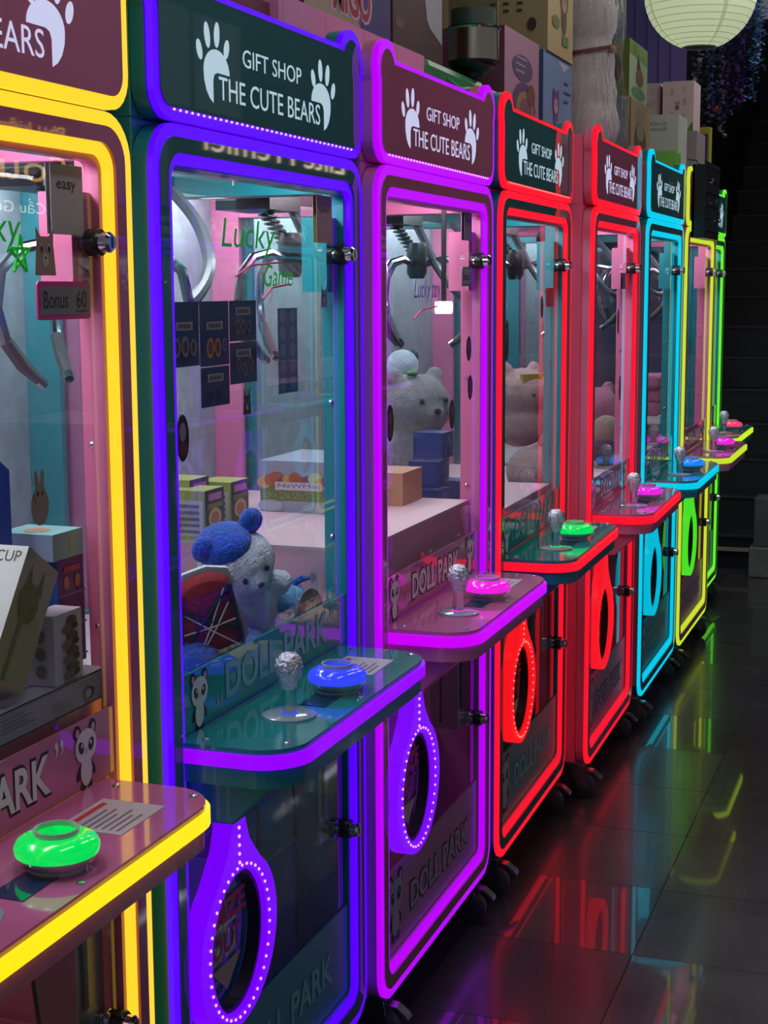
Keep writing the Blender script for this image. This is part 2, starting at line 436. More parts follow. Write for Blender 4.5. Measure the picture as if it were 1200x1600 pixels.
    for mir in (False, True):
        b = MB(); paw(b, sign, mir, -.0026); b.build('paw_print', root)
    # front frame: outer neon, painted border, inner neon
    O = rrect(0.0, W, .112, 1.731, .062); A = rrect(.018, W - .018, .130, 1.713, .046)
    B = rrect(.042, W - .042, .154, 1.692, .036); Cc = rrect(.056, W - .056, .168, 1.677, .022)
    G = rrect(.064, W - .064, .176, 1.669, .016)
    MB().band(O, A, .002, .011, NT).build('frame_neon', root)
    b = MB().band(A, B, .0, .034, plate)
    b.band(rrect(.001, W - .001, .113, 1.730, .061), A, .0112, .034, body)
    b.build('front_frame', root)
    MB().band(B, Cc, .004, .022, NT).build('window_neon', root)
    MB().band(Cc, G, .014, .034, body).build('window_gasket', root)
    # upper glass with printed strip
    MB().box(.058, W - .058, .020, .025, .862, 1.676, GLASS).build('front_glass', root)
    strip = mat('strip_' + colour, (.03, .32, .33) if colour == 'green' else (.60, .20, .38), .05, coat=.45)
    tcol = mat('strip_text_green', (.22, .50, .53), .4) if colour == 'green' else WHITE
    b = MB().box(.058, W - .058, .016, .0195, .862, .952, strip)
    tx, te, fz, tz = (.215, .63, .882, .058) if colour == 'green' else (.235, .56, .882, .052)
    if colour == 'pink':
        b.text('DOLL PARK', (tx - .004, .0154, fz - .004), U, Z, te - tx + .008, tz + .008, DARKP, .055)
    b.text('DOLL PARK', (tx, .0150, fz), U, Z, te - tx, tz, tcol, .025)
    b.text('“', (tx - .032, .0150, fz + .0), U, Z, .02, .02, tcol); b.text('”', (te + .012, .0150, fz + .04), U, Z, .02, .02, tcol)
    panda(b, .125, .858, .088, .0154)
    if colour == 'pink': panda(b, .645, .858, .088, .0154)
    b.build('printed_strip', root)
    # lower clear panel with its print and prize door ring
    MB().box(.058, W - .058, .020, .024, .17, .858, ACRYL).build('lower_panel', root)
    low = mat('strip_low_' + colour, (.04, .33, .33) if colour == 'green' else (.50, .18, .34), .3)
    b = MB().box(.058, W - .058, .0165, .0195, .17, .352, low)
    if colour == 'pink':
        b.text('DOLL PARK', (.216, .0158, .222), U, Z, .43, .068, DARKP, .055)
        b.text('DOLL PARK', (.222, .0154, .227), U, Z, .418, .058, mat('strip_text_low', (.46, .38, .44), .5), .025)
        b.text('“', (.185, .0154, .225), U, Z, .022, .022, mat('strip_text_low', (.3, .22, .28), .5)); b.text('”', (.655, .0154, .27), U, Z, .022, .022, mat('strip_text_low', (.3, .22, .28), .5))
    else:
        b.text('DOLL PARK', (.222, .0154, .235), U, Z, .418, .06, mat('strip_text_low_green', (.28, .56, .58), .5), .025)
    panda(b, .125, .20, .14, .0158, mat('print_grey', (.45, .45, .47), .5))
    b.build('lower_printed_strip', root)
    ro, ri = ring_outline()
    b = MB().band(ro, ri, -.014, .018, NR)
    b.build('prize_door_ring', root)
    ri2 = [(.190 + (u - .190) * .93, .505 + (z - .505) * .93) for u, z in ri]
    MB().band(ri, ri2, -.004, .018, BLACK).build('prize_door_rim', root)
    b = MB()
    b.add([(u, .012, z) for u, z in ri2], [tuple(range(len(ri2)))], ACRYL)
    b.text('PRIZE', (.125, .0085, .535), U, Z, .13, .038, mat('print_bright_red', (.95, .06, .08), .5), .03); b.text('OUT', (.135, .0085, .485), U, Z, .10, .038, mat('print_dark_red', (.6, .05, .12), .5), .03)
    b.add([(.135, .0085, .47), (.235, .0085, .47), (.185, .0085, .425)], [(0, 1, 2)], mat('print_yellow', (.6, .5, .2), .5))
    b.build('prize_door', root)
    if led:
        LED = mat('led_dot_red', (.3, .1, .1), .4, emit=(1, .22, .16), es=1.5) if nm == 'red' else mat('led_dot', (.3, .2, .3), .4, emit=(1, .42, .75), es=1.6)
        b = MB()
        for k in range(9): b.ball((.190, -.0145, .745 - .014 * k), (.0032, .0022, .0032), LED, 6)
        for k in range(40):
            a = 2 * PI * (k + .5) / 40; b.ball((.190 + .107 * math.cos(a), -.0145, .505 + .121 * math.sin(a)), (.0028, .002, .0028), LED, 6)
        b.build('led_strip', root)
        b = MB()
        for k in range(38): b.ball((.06 + (W - .12) * k / 37, -.001, 1.7485), (.0024, .002, .002), LED, 6)
        b.build('led_strip', root)
    # locks
    for z in (1.566, .508):
        b = MB().lathe([(0, -.016), (.010, -.016), (.0135, -.012), (.0135, .0)], CHROME, (W - .085, 0, z), 14, 'y')
        b.lathe([(.017, .0), (.019, .004), (.017, .018)], BLACK, (W - .085, 0, z), 14, 'y')
        b.lathe([(.0115, .018), (.0115, .05), (.007, .052), (.007, .066), (0, .066)], CHROME, (W - .085, 0, z), 14, 'y')
        b.box(W - .087, W - .083, -.0165, -.0155, z - .007, z + .007, DARKP)
        b.build('door_lock', root, smooth=True)
    MB().box(W - .11, W - .062, .028, .075, 1.50, 1.63, body).build('lock_bracket', root)
    # control shelf
    u0, u1, v, zt = .044, .690, .170, .862
    def shelf_poly(o, r):
        p = [(u0 + o, .012)]
        p += [(u0 + o + r - r * math.cos(PI / 2 * k / 8), -(v - o) + r - r * math.sin(PI / 2 * k / 8)) for k in range(9)]
        p += [(u1 - o - r + r * math.sin(PI / 2 * k / 8), -(v - o) + r - r * math.cos(PI / 2 * k / 8)) for k in range(9)]
        return p + [(u1 - o, .012)]
    HP = lambda u, d, z: (u, d, z)
    XY = lambda a, c, d: (a, c, d)
    MB().plate(shelf_poly(.006, .068), zt - .008, zt, shelf_m, XY).build('control_shelf', root)
    MB().plate(shelf_poly(.0, .074), zt - .028, zt - .008, NS, XY).build('shelf_neon', root)
    MB().plate(shelf_poly(.008, .066), zt - .058, zt - .028, body, XY).build('shelf_base', root)
    b = MB()
    prof = [(.012, zt - .058), (-.13, zt - .058), (-.06, zt - .125), (.012, zt - .125)]
    b.plate([(d, z) for d, z in prof], u0 + .03, u0 + .56, body, lambda d, z, u: (u, d, z))
    b.build('shelf_bracket', root, bevel=.004)
    for uu, vv in ((u0 + .03, -.02), (u1 - .03, -.02), (u1 - .035, -.135), (u0 + .05, -.14), (.355, -.150)):
        MB().lathe([(.0055, 0), (.005, .0025), (.002, .0035), (0, .0035)], CHROME, (uu, vv, zt), 10).build('shelf_screw', root, smooth=True)
    cl = mat('clear_knob', (.80, .83, .92), .10, metal=.75, coat=1, bump=.9, bscale=150)
    b = MB().lathe([(0, 0), (.042, 0), (.042, .003), (.034, .005), (0, .005)], mat('clear_base', (.35, .45, .5), .15, coat=1), (.230, -.084, zt), 28)
    b.lathe([(.0, .005), (.011, .005), (.011, .042), (.0125, .045), (0, .045)], CHROME, (.230, -.084, zt), 14)
    b.lathe([(.012, .043), (.0165, .055), (.0215, .070), (.0225, .080), (.019, .091), (.011, .098), (0, .100)], cl, (.230, -.084, zt), 9)
    b.lathe([(.0135, .005), (.0135, .0062), (0, .0062)], neon(nm + '_dot', *button_c), (.230, -.084, zt), 14)
    b.build('joystick', root, smooth=True)
    BG = mat('button_glow_%d' % idx, tuple(.25 * c for c in srgb(*button_c)[:3]), .15, emit=srgb(*button_c), es=.95, coat=.6)
    b = MB().lathe([(0, .0), (.034, .0), (.034, .004), (.042, .010), (.047, .018)], mat('button_skirt', (.55, .6, .62), .1, coat=1), (.390, -.099, zt), 28)
    b.lathe([(.047, .018), (.0485, .026), (.045, .033), (.036, .038), (.026, .040), (.0, .040)], BG, (.390, -.099, zt), 28)
    b.lathe([(.026, .039), (.026, .046), (.023, .046), (.023, .040)], mat('button_skirt', (.55, .6, .62), .1, coat=1), (.390, -.099, zt), 24)
    b.build('push_button', root, smooth=True)
    MB().box(.290, .362, -.118, -.074, zt, zt + .0012, mat('small_display', (.01, .04, .12), .08, coat=1)).build('counter_display', root)
    cardm = mat('instruction_paper', (.55, .5, .55), .5)
    b = MB().box(.500, .610, -.118, -.030, zt, zt + .0008, cardm)
    for k in range(6): b.box(.510, .510 + .085 * random.uniform(.6, 1), -.108 + .010 * k, -.1045 + .010 * k, zt + .0009, zt + .0011, mat('print_grey_text', (.2, .15, .2), .6))
    b.box(.515, .595, -.045, -.037, zt + .0009, zt + .0011, mat('print_red', (.6, .03, .05), .5))
    b.build('instruction_card', root)
    # inside the lower compartment
    b = MB().box(.645, .715, .040, .11, .49, .71, STEEL).box(.655, .668, .036, .041, .54, .69, BLACK).box(.682, .712, .026, .041, .49, .525, CHROME)
    b.lathe([(.016, .028), (.016, .036)], STEEL, (.695, 0, .66), 14, 'y')
    b.build('coin_mechanism', root, bevel=.003)
    b = MB().box(.58, .74, .13, .138, .15, .46, body).box(.58, .74, .30, .308, .15, .46, body).box(.58, .588, .13, .308, .15, .46, body).box(.732, .74, .13, .308, .15, .46, body)
    b.build('coin_bin', root)
    b = MB().tube([(.46, .08, .78), (.46, .08, .55), (.46, .20, .58), (.46, .20, .80)], .004, BLACK, 6)
    b.tube([(.58, .05, .80), (.57, .06, .62), (.60, .07, .52)], .003, BLACK, 6)
    b.build('wiring', root)
    MB().box(.12, .62, .30, .33, .838, .852, mat('compartment_fill', (.9, .9, .9), .5, emit=(.85, .85, 1.0), es=3.0)).build('compartment_fill', root)  # glowing strip added to brighten the lower compartment
    # casters
    for cu in (.075, W - .075):
        for cd in (.038, D - .10):
            c = empty('caster', (cu, cd, 0)); c.parent = root
            b = MB().box(-.035, .035, -.03, .03, .108, .126, STEEL); b.lathe([(.018, .095), (.018, .108)], STEEL, (0, 0, 0), 12)
            for s in (-1, 1):
                b.plate([(-.030, .035), (-.020, .100), (.022, .100), (.012, .060), (-.012, .026)], s * .0185 - .0015, s * .0185 + .0015, STEEL, lambda a, z, u: (u, a, z))
            b.build('caster_fork', c)
            MB().lathe([(0, -.014), (.030, -.014), (.036, -.010), (.036, .010), (.030, .014), (0, .014)], RUBBER, (0, -.012, .0365), 20, 'x').lathe([(.010, -.020), (.010, .020)], CHROME, (0, -.012, .0365), 10, 'x').build('caster_wheel', c, smooth=True)
            if cd < .3:
                b = MB().plate([(-.02, .092), (-.045, .088), (-.066, .072), (-.070, .064), (-.063, .066), (-.045, .080), (-.02, .084)], -.013, .013, STEEL, lambda a, z, u: (u, a, z))
                b.build('brake_pedal', c)
    MACHINES[idx] = root; ORIG[idx] = (Vector((x, y, 0)), PI / 2 + ang)
    return root

V = dict(violet=(84, 0, 255), magenta=(176, 0, 255), red=(255, 18, 42), cyan=(0, 190, 222), lime=(186, 212, 42), green=(100, 225, 40), yellow=(255, 206, 42))
build_machine(0, 'pink', 'yellow', V['yellow'], (246, 222, 20), V['yellow'], (0, 226, 88), -.061, 1.034, 0, 0, 'nearest pink claw machine with yellow neon edges and prize boxes inside', led=False, platform=.955)
build_machine(1, 'green', 'violet', V['violet'], (140, 0, 255), (122, 0, 255), (50, 70, 255), -.043, 1.846, -.0025, 0, 'dark green claw machine with violet neon and black posters on its glass')
build_machine(2, 'pink', 'magenta', V['magenta'], (192, 0, 255), (128, 10, 255), (240, 30, 225), -.015, 2.638, .0046, 0, 'pink claw machine with magenta neon edges and violet dotted prize ring', platform=1.010)
build_machine(3, 'green', 'red', V['red'], V['red'], (255, 20, 30), (0, 226, 92), -.0065, 3.445, .0173, 0, 'dark green claw machine with red neon and a green button', platform=.95)
build_machine(4, 'pink', 'scarlet', V['red'], V['red'], (255, 24, 40), (225, 40, 220), .0375, 4.248, .0173, 0, 'pink claw machine with red neon and a pink violet button', led=False, platform=.90)
build_machine(5, 'green', 'cyan', V['cyan'], V['cyan'], V['cyan'], (20, 130, 255), .046, 5.050, .0078, 0, 'dark green claw machine with cyan neon edges', led=False, platform=.90)
build_machine(6, 'pink', 'lime', V['lime'], V['lime'], (74, 230, 40), (240, 30, 220), .052, 5.842, 0, 0, 'pink claw machine with yellow lime neon and a green prize ring', led=False, platform=.90)
build_machine(7, 'green', 'leaf', V['green'], (190, 225, 40), V['green'], (240, 60, 110), -.012, 6.640, 0, 0, 'dark green claw machine with green neon, last of the row by the stairs', led=False, platform=.90)

def copy_tree(o, parent=None):
    c = o.copy(); COL.objects.link(c)
    if parent: c.parent = parent
    for ch in list(o.children): copy_tree(ch, c)
    return c
OPP = [(1, 'violet', 6.32), (1, 'violet', 7.12), (5, 'cyan', 7.92), (6, 'lime', 8.72), (2, 'magenta', 9.52)]
FARPLACE = ['first', 'second', 'third', 'fourth', 'last']
for n, (src, c, yy) in enumerate(OPP):
    r = copy_tree(MACHINES[src])
    r.location = (2.55, yy + W, 0); r.rotation_euler = (0, 0, -PI / 2)
    r['label'] = '%s lit claw machine across the aisle, %s of the facing row' % (c, FARPLACE[n]); r['group'] = 'claw machines across the aisle'
# ------------------------------------------------------------------ stickers, posters and notes on the glass (parts of their machine)
def P(r, g, b, rough=.5): return mat('ink_%d_%d_%d' % (r, g, b), srgb(r, g, b), rough)
def decal(idx, name, b, label=None):
    o = b.build(name, MACHINES[idx])
    if label: o['label'] = label
    return o
GD = .0196                                   # just in front of the front pane
def poster(idx, u0, u1, z0, z1, marks, lab):
    b = MB().box(u0, u1, GD - .0008, GD, z0, z1, P(30, 28, 36, .15))
    uc = (u0 + u1) / 2; w = u1 - u0; d = GD - .0011
    b.box(uc - .28 * w, uc + .28 * w, d, d + .0002, z0 + lab * (z1 - z0), z0 + lab * (z1 - z0) + .012, P(150, 146, 156))
    for k in range(5): b.box(uc - .2 * w + .085 * w * k, uc - .15 * w + .085 * w * k, d - .0002, d, z0 + lab * (z1 - z0) + .003, z0 + lab * (z1 - z0) + .009, DARKP)
    for du, dz, r, c in marks:
        b.disc((uc + du * w, d, z0 + dz * (z1 - z0)), U, Z, r, r * 1.25, P(*c)); b.disc((uc + du * w, d - .0002, z0 + dz * (z1 - z0)), U, Z, r * .62, r * .85, P(c[0] // 2, c[1] // 2, c[2] // 2))
    decal(idx, 'poster', b)
poster(1, .066, .158, 1.397, 1.489, [(-.26, .3, .011, (130, 118, 134)), (.02, .31, .012, (130, 118, 134)), (.29, .29, .010, (125, 120, 130))], .56)
poster(1, .161, .257, 1.394, 1.489, [(-.16, .28, .012, (190, 122, 84)), (.10, .28, .011, (190, 122, 84)), (.33, .32, .008, (120, 110, 190))], .56)
poster(1, .162, .256, 1.334, 1.3925, [(-.12, .25, .008, (70, 80, 108)), (.2, .3, .008, (70, 80, 108))], .62)
poster(1, .2605, .356, 1.4275, 1.489, [(-.2, .36, .009, (120, 118, 124)), (.0, .36, .009, (120, 118, 124)), (.2, .36, .008, (120, 118, 124))], .64)
poster(1, .2605, .356, 1.3625, 1.4255, [(-.2, .46, .008, (120, 112, 116)), (.04, .34, .009, (120, 112, 116)), (.26, .48, .009, (120, 112, 116))], .64)
def writing(idx, name, text, u, z, w, h, M, slant=.25, under=None, d=GD):
    b = MB().text(text, (u, d - .0006, z), (1, 0, .0), (slant, 0, 1), w, h, M)
    if under: b.tube([(u + under[0], d - .0006, z + under[1]), (u + under[0] + w * .3, d - .0006, z + under[1] + .018), (u + under[0] + w * .9, d - .0006, z + under[1] + .024)], .0016, P(205, 30, 90), 5)
    decal(idx, name, b)
GREENI = mat('marker_green', srgb(30, 190, 70), .5, emit=srgb(40, 220, 80), es=.12)
PURPI = mat('marker_purple', srgb(120, 40, 190), .5)
writing(1, 'marker_writing', 'Lucky', .235, 1.555, .19, .058, GREENI, .25, (.05, -.03))
writing(1, 'marker_writing', 'Game', .385, 1.510, .115, .036, GREENI, .25, (.0, -.02))
writing(2, 'marker_writing', 'Lucky toy', .26, 1.475, .17, .05, PURPI, .25, (.0, -.03))
writing(0, 'marker_writing', 'Lucky', .40, 1.55, .14, .05, GREENI, .2)
b = MB()
for k in range(5):
    a, c = PI / 2 + 2 * PI * k * 2 / 5, PI / 2 + 2 * PI * (k + 1) * 2 / 5
    b.tube([(.542 + .022 * math.cos(a), GD - .001, 1.548 + .024 * math.sin(a)), (.542 + .022 * math.cos(c), GD - .001, 1.548 + .024 * math.sin(c))], .0022, GREENI, 5)
decal(0, 'marker_star', b)
# bonus cards
def bonus(idx, u0, u1, z0, z1, words, rim, face, under):
    b = MB().plate(rrect(u0, u1, z0, z1, .006), GD - .002, GD, rim).box(u0 + .006, u1 - .003, GD - .0024, GD - .002, z0 + .006, z1 - .006, face)
    for t, fu, fw in words: b.text(t, (u0 + fu * (u1 - u0), GD - .0027, z0 + .3 * (z1 - z0)), U, Z, fw * (u1 - u0), .45 * (z1 - z0), DARKP)
    if under: b.box(u0 + .70 * (u1 - u0), u0 + .95 * (u1 - u0), GD - .0027, GD - .0025, z0 + .2 * (z1 - z0), z0 + .23 * (z1 - z0), DARKP)
    decal(idx, 'bonus_card', b, 'handwritten bonus card')
bonus(0, .575, .698, 1.470, 1.517, (('Bonus', .1, .46), ('60', .72, .2)), P(212, 50, 140), P(128, 122, 132), True)
bonus(2, .590, .668, 1.510, 1.552, (('Bonus', .1, .5), ('5', .74, .1)), P(120, 116, 124), P(160, 156, 166), False)
def cat_sticker(idx, u, z, s, fur, ears=1.0, d=GD):
    b = MB(); o = lambda a, c, k: (u + a * s, d - .0004 * k, z + c * s)
    f, dk, wh = P(*fur), DARKP, P(190, 180, 176)
    b.add([o(-.42, -.5, 1), o(.42, -.5, 1), o(.34, .18, 1), o(.36, .55 * ears, 1), o(.16, .34, 1), o(-.16, .34, 1), o(-.36, .55 * ears, 1), o(-.34, .18, 1)], [tuple(range(8))], f)
    for q in (-1, 1): b.disc(o(.15 * q, .08, 2), U, Z, .085 * s, .10 * s, wh); b.disc(o(.15 * q, .07, 3), U, Z, .055 * s, .07 * s, dk)
    b.disc(o(0, -.16, 2), U, Z, .12 * s, .15 * s, wh); b.disc(o(0, -.12, 3), U, Z, .04 * s, .03 * s, dk)
    decal(idx, 'sticker', b)
cat_sticker(0, .598, 1.552, .056, (160, 130, 120))
cat_sticker(1, .318, 1.330, .034, (62, 52, 62), 1.5)
cat_sticker(1, .640, 1.492, .036, (120, 140, 156))
b = MB(); fur = P(150, 128, 118); o = lambda a, c, k: (.566 + a * .05, GD - .0004 * k, 1.254 + c * .05)
b.disc(o(0, -.2, 1), U, Z, .02, .024, fur); b.disc(o(0, .1, 2), U, Z, .013, .014, fur)
for q in (-1, 1): b.disc(o(.13 * q, .45, 1), U, Z, .005, .013, fur, rot=-.15 * q); b.disc(o(.1 * q, .12, 3), U, Z, .002, .003, DARKP)
decal(0, 'sticker', b, 'rabbit sticker')
def oval_sticker(idx, u, z, ru, rz, c, c2):
    b = MB().disc((u, GD - .0004, z), U, Z, ru, rz, P(*c)).disc((u, GD - .0008, z + .25 * rz), U, Z, ru * .5, rz * .4, P(*c2)).disc((u, GD - .0008, z - .45 * rz), U, Z, ru * .65, rz * .3, P(110, 40, 44))
    decal(idx, 'sticker', b)
oval_sticker(1, .100, 1.296, .020, .034, (34, 26, 30), (150, 130, 130))
oval_sticker(2, .648, 1.372, .020, .028, (40, 30, 36), (110, 90, 100)); oval_sticker(2, .660, 1.285, .020, .028, (36, 28, 36), (90, 80, 92)); oval_sticker(2, .520, 1.235, .020, .032, (70, 56, 48), (120, 96, 80)); oval_sticker(2, .115, 1.250, .022, .036, (52, 34, 38), (120, 80, 70))
oval_sticker(3, .13, 1.38, .020, .05, (48, 40, 48), (110, 96, 104)); oval_sticker(3, .50, 1.455, .016, .03, (58, 48, 44), (100, 90, 86))
oval_sticker(4, .50, 1.40, .020, .04, (40, 34, 42), (90, 80, 90)); oval_sticker(4, .55, 1.19, .018, .04, (40, 34, 42), (90, 80, 90)); oval_sticker(6, .22, 1.26, .018, .04, (60, 50, 56), (110, 96, 104))
def notice(idx, u0, u1, z0, z1, col, text=None):
    b = MB().box(u0, u1, .0255, .0262, z0, z1, P(*col))
    b.box(u0, u1, GD - .0005, GD, z0, z1, P(*col))
    if text: b.text(text, (u0 + .18 * (u1 - u0), GD - .0009, z1 - .4 * (z1 - z0)), U, Z, .6 * (u1 - u0), .16 * (z1 - z0), P(30, 26, 30))
    decal(idx, 'notice_paper', b)
notice(0, .615, .690, 1.575, 1.66, (176, 166, 172), 'easy')
notice(1, .610, .680, 1.585, 1.665, (176, 140, 120), 'Lucky')
notice(2, .612, .668, 1.610, 1.672, (140, 112, 136), 'Lucky')
notice(3, .575, .640, 1.455, 1.505, (206, 50, 80)); notice(4, .57, .62, 1.50, 1.55, (104, 70, 96))
# printed sheets hanging behind the glass of the violet machine
b = MB()
for r_ in range(5):
    for c_ in range(2): b.disc((.475 + .04 * c_, .0255, 1.35 + .028 * r_), U, Z, .013, .012, P(120, 140, 200), 10)
b.box(.455, .535, .0256, .0262, 1.335, 1.475, P(84, 106, 150)); decal(1, 'price_sheet', b)

bb = MB().plate(rrect(.588, .626, 1.450, 1.477, .008), .05, .08, mat('white_glow', (.9, .9, .9), .5, emit=(.95, .97, 1), es=2.2)); bb.box(.604, .610, .06, .07, 1.477, 1.68, BLACK)  # added glowing block on a rod, for a bright spot in the pane
decal(2, 'glow_block', bb, 'small white glowing block')
# ------------------------------------------------------------------ boxes
def frame_of(idx): o, r = ORIG[idx]; return Matrix.Translation(o) @ Matrix.Rotation(r, 4, 'Z')
def locate(o, idx, u, d, z, rz=0, ry=0):
    o.matrix_world = frame_of(idx) @ Matrix.Translation((u, d, z)) @ Matrix.Rotation(ry, 4, 'Y') @ Matrix.Rotation(rz, 4, 'Z')
class Face:
    def __init__(s, b, o, ux, uz, nrm, w, h): s.b, s.o, s.ux, s.uz, s.n, s.w, s.h, s.k = b, Vector(o), Vector(ux), Vector(uz), Vector(nrm), w, h, 1
    def pt(s, x, z): s.k += 1; return s.o + s.ux * (x * s.w) + s.uz * (z * s.h) + s.n * (.0003 * min(s.k, 8) + .00003 * s.k)
    def disc(s, x, z, rx, rz, M, rot=0): s.b.disc(s.pt(x, z), s.ux, s.uz, rx * s.w, rz * s.h, M, 14, rot)
    def rect(s, x0, x1, z0, z1, M):
        p = s.pt(0, 0); q = lambda x, z: p + s.ux * (x * s.w) + s.uz * (z * s.h)
        s.b.add([q(x0, z0), q(x1, z0), q(x1, z1), q(x0, z1)], [(0, 1, 2, 3)], M)
    def poly(s, L, M):
        p = s.pt(0, 0); s.b.add([p + s.ux * (x * s.w) + s.uz * (z * s.h) for x, z in L], [tuple(range(len(L)))], M)
    def text(s, t, x, z, w, h, M): s.b.text(t, s.pt(x, z), s.ux, s.uz, w * s.w, h * s.h, M)
def carton(name, label, cat, w, dp, h, main, group=None, front=None, side=None, top=None, sidecol=None, lid=None, bevel=.002):
    """carton standing on its base: front faces -Y, left side faces -X; prints are parts of it"""
    b = MB().box(0, w, 0, dp, 0, h, main)
    if sidecol: b.quad((-.0002, 0, 0), (-.0002, dp, 0), (-.0002, dp, h), (-.0002, 0, h), sidecol)
    o = b.build(name); tag(o, label, cat, group)
    for fn, nm, arg in ((front, 'printed_front', ((0, 0, 0), (1, 0, 0), (0, 0, 1), (0, -1, 0), w, h)), (side, 'printed_side', ((0, dp, 0), (0, -1, 0), (0, 0, 1), (-1, 0, 0), dp, h)), (top, 'printed_top', ((0, 0, h), (1, 0, 0), (0, 1, 0), (0, 0, 1), w, dp))):
        if fn:
            bb = MB(); fn(Face(bb, *arg)); bb.build(nm, o)
    if lid: MB().box(-.001, w + .001, -.001, dp + .001, h - .004, h + .0015, lid).build('lid_flap', o)
    return o
def blob_animal(f, x, z, s, c1, c2, c3):
    """a plain round-eared animal print"""
    ax = f.h / f.w
    for q in (-1, 1): f.disc(x + .55 * s * q * ax, z + .75 * s, .3 * s * ax, .32 * s, c1)
    f.disc(x, z - .7 * s, .6 * s * ax, .8 * s, c1); f.disc(x, z + .2 * s, .85 * s * ax, .75 * s, c1); f.disc(x, z + .05 * s, .55 * s * ax, .45 * s, c2)
    for q in (-1, 1): f.disc(x + .25 * s * q * ax, z + .15 * s, .08 * s * ax, .1 * s, c3)
def lines(f, x0, x1, z0, z1, n, M):
    for k in range(n):
        z = z0 + (z1 - z0) * k / max(1, n - 1); f.rect(x0, x0 + (x1 - x0) * random.uniform(.6, 1), z, z + .35 * (z1 - z0) / n, M)

# prizes in the nearest (yellow) machine
def f(F):
    F.rect(.0, 1, .0, .04, P(50, 48, 56)); F.rect(0, 1, .95, 1, P(50, 48, 56)); F.rect(.985, 1, 0, 1, P(50, 48, 56))
    lines(F, .30, .50, .3, .75, 5, P(120, 114, 124)); lines(F, .52, .68, .35, .75, 4, P(120, 114, 124)); lines(F, .74, .84, .3, .5, 3, P(140, 126, 110)); lines(F, .86, .96, .72, .82, 2, P(60, 54, 62))
    F.disc(.915, .42, .022, .2, P(60, 44, 60)); F.disc(.905, .40, .016, .15, P(176, 168, 180)); F.disc(.44, .60, .014, .15, P(60, 130, 80))
o = carton('prize_box', 'long flat grey box with fine print lying at the front of the yellow machine', 'box', .52, .34, .040, P(172, 166, 176), front=f, top=lambda F: F.rect(.05, .95, .1, .9, P(104, 102, 116)))
locate(o, 0, .212, .034, .9615)
def f(F):
    for k in range(4): F.disc(.62, .86 - .22 * k, .2, .08, P(96, 70, 60)); F.disc(.5, .76 - .22 * k, .24, .07, P(120, 100, 84)); F.disc(.72, .78 - .22 * k, .12, .05, P(60, 44, 44))
o = carton('prize_box', 'white box with brown vertical print standing on the long grey box', 'box', .068, .04, .092, P(200, 192, 206), front=f, side=lambda F: [F.disc(.5, .7 - .25 * k, .2, .1, P(140, 124, 112)) for k in range(3)])
locate(o, 0, .612, .036, 1.0025)
def f(F):
    F.text('CUP', .50, .87, .42, .09, P(54, 66, 62)); F.poly([(.30, .60), (.36, .68), (.42, .60), (.52, .56), (.42, .52), (.36, .44), (.30, .52), (.20, .56)], P(140, 176, 90)); lines(F, .2, .6, .2, .4, 3, P(150, 180, 120))
def g(F):
    F.poly([(.0, 0), (1, 0), (1, .45), (.7, .60), (.4, .52), (.0, .62)], P(176, 166, 120)); F.disc(.42, .62, .3, .16, P(128, 122, 62)); F.poly([(.5, .7), (.62, .92), (.72, .72)], P(120, 112, 66)); F.poly([(.2, .7), (.22, .9), (.38, .74)], P(120, 112, 66)); F.rect(.3, .4, .0, .5, P(140, 130, 84))
o = carton('prize_box', 'tall white and beige cup box leaning over in the yellow machine', 'box', .078, .085, .165, P(190, 170, 150), front=g, side=f, sidecol=P(206, 222, 214))
locate(o, 0, .468, .034, 1.058, 0, .60)
o = carton('prize_box', 'blue and purple figure box standing behind the white printed box', 'box', .066, .07, .147, P(96, 62, 132), front=lambda F: [F.disc(.3 + .4 * i, .18 + .3 * j, .1, .06, P(170, 110, 120)) for i in range(2) for j in range(3)] + [F.rect(.0, 1, .06 + .3 * j, .08 + .3 * j, P(130, 110, 170)) for j in range(3)] + [F.rect(.2, .8, .88, .93, P(150, 70, 60))], side=lambda F: [F.rect(.35, .95, .80, .88, P(210, 190, 50)), F.disc(.5, .4, .3, .2, P(120, 160, 200))], sidecol=P(24, 96, 176), top=lambda F: F.rect(.1, .9, .1, .9, P(190, 200, 215)))
locate(o, 0, .696, .080, 1.0025)
o = carton('prize_box', 'pale teal box with an oval hole lying on top of the figure box', 'box', .075, .085, .036, P(120, 178, 180), front=lambda F: F.rect(.55, .6, .2, .8, P(170, 160, 110)), top=lambda F: F.disc(.4, .5, .25, .2, P(176, 132, 84)), sidecol=P(150, 176, 206))
locate(o, 0, .684, .078, 1.1505)
def f(F):
    F.text('具', .30, .46, .5, .13, P(150, 160, 200)); F.text('系', .30, .28, .5, .13, P(150, 160, 200)); F.text('列', .30, .10, .5, .13, P(150, 160, 200)); F.text('TOY SERIES', .12, .02, .1, .03, P(150, 160, 200))
b = MB().plate([(0, 0), (.062, 0), (.062, .275), (.046, .292), (.0, .292)], 0, .05, P(24, 52, 140))
o = b.build('prize_box'); tag(o, 'tall dark blue box with clipped corner standing at the back left of the yellow machine', 'box')
bb = MB(); f(Face(bb, (0, 0, 0), (1, 0, 0), (0, 0, 1), (0, -1, 0), .062, .292)); bb.build('printed_front', o)
bb = MB(); Face(bb, (0, .05, 0), (0, -1, 0), (0, 0, 1), (-1, 0, 0), .05, .292).rect(0, 1, 0, 1, P(170, 190, 216)); bb.build('printed_side', o)
locate(o, 0, .590, .150, 1.0025, -.75)

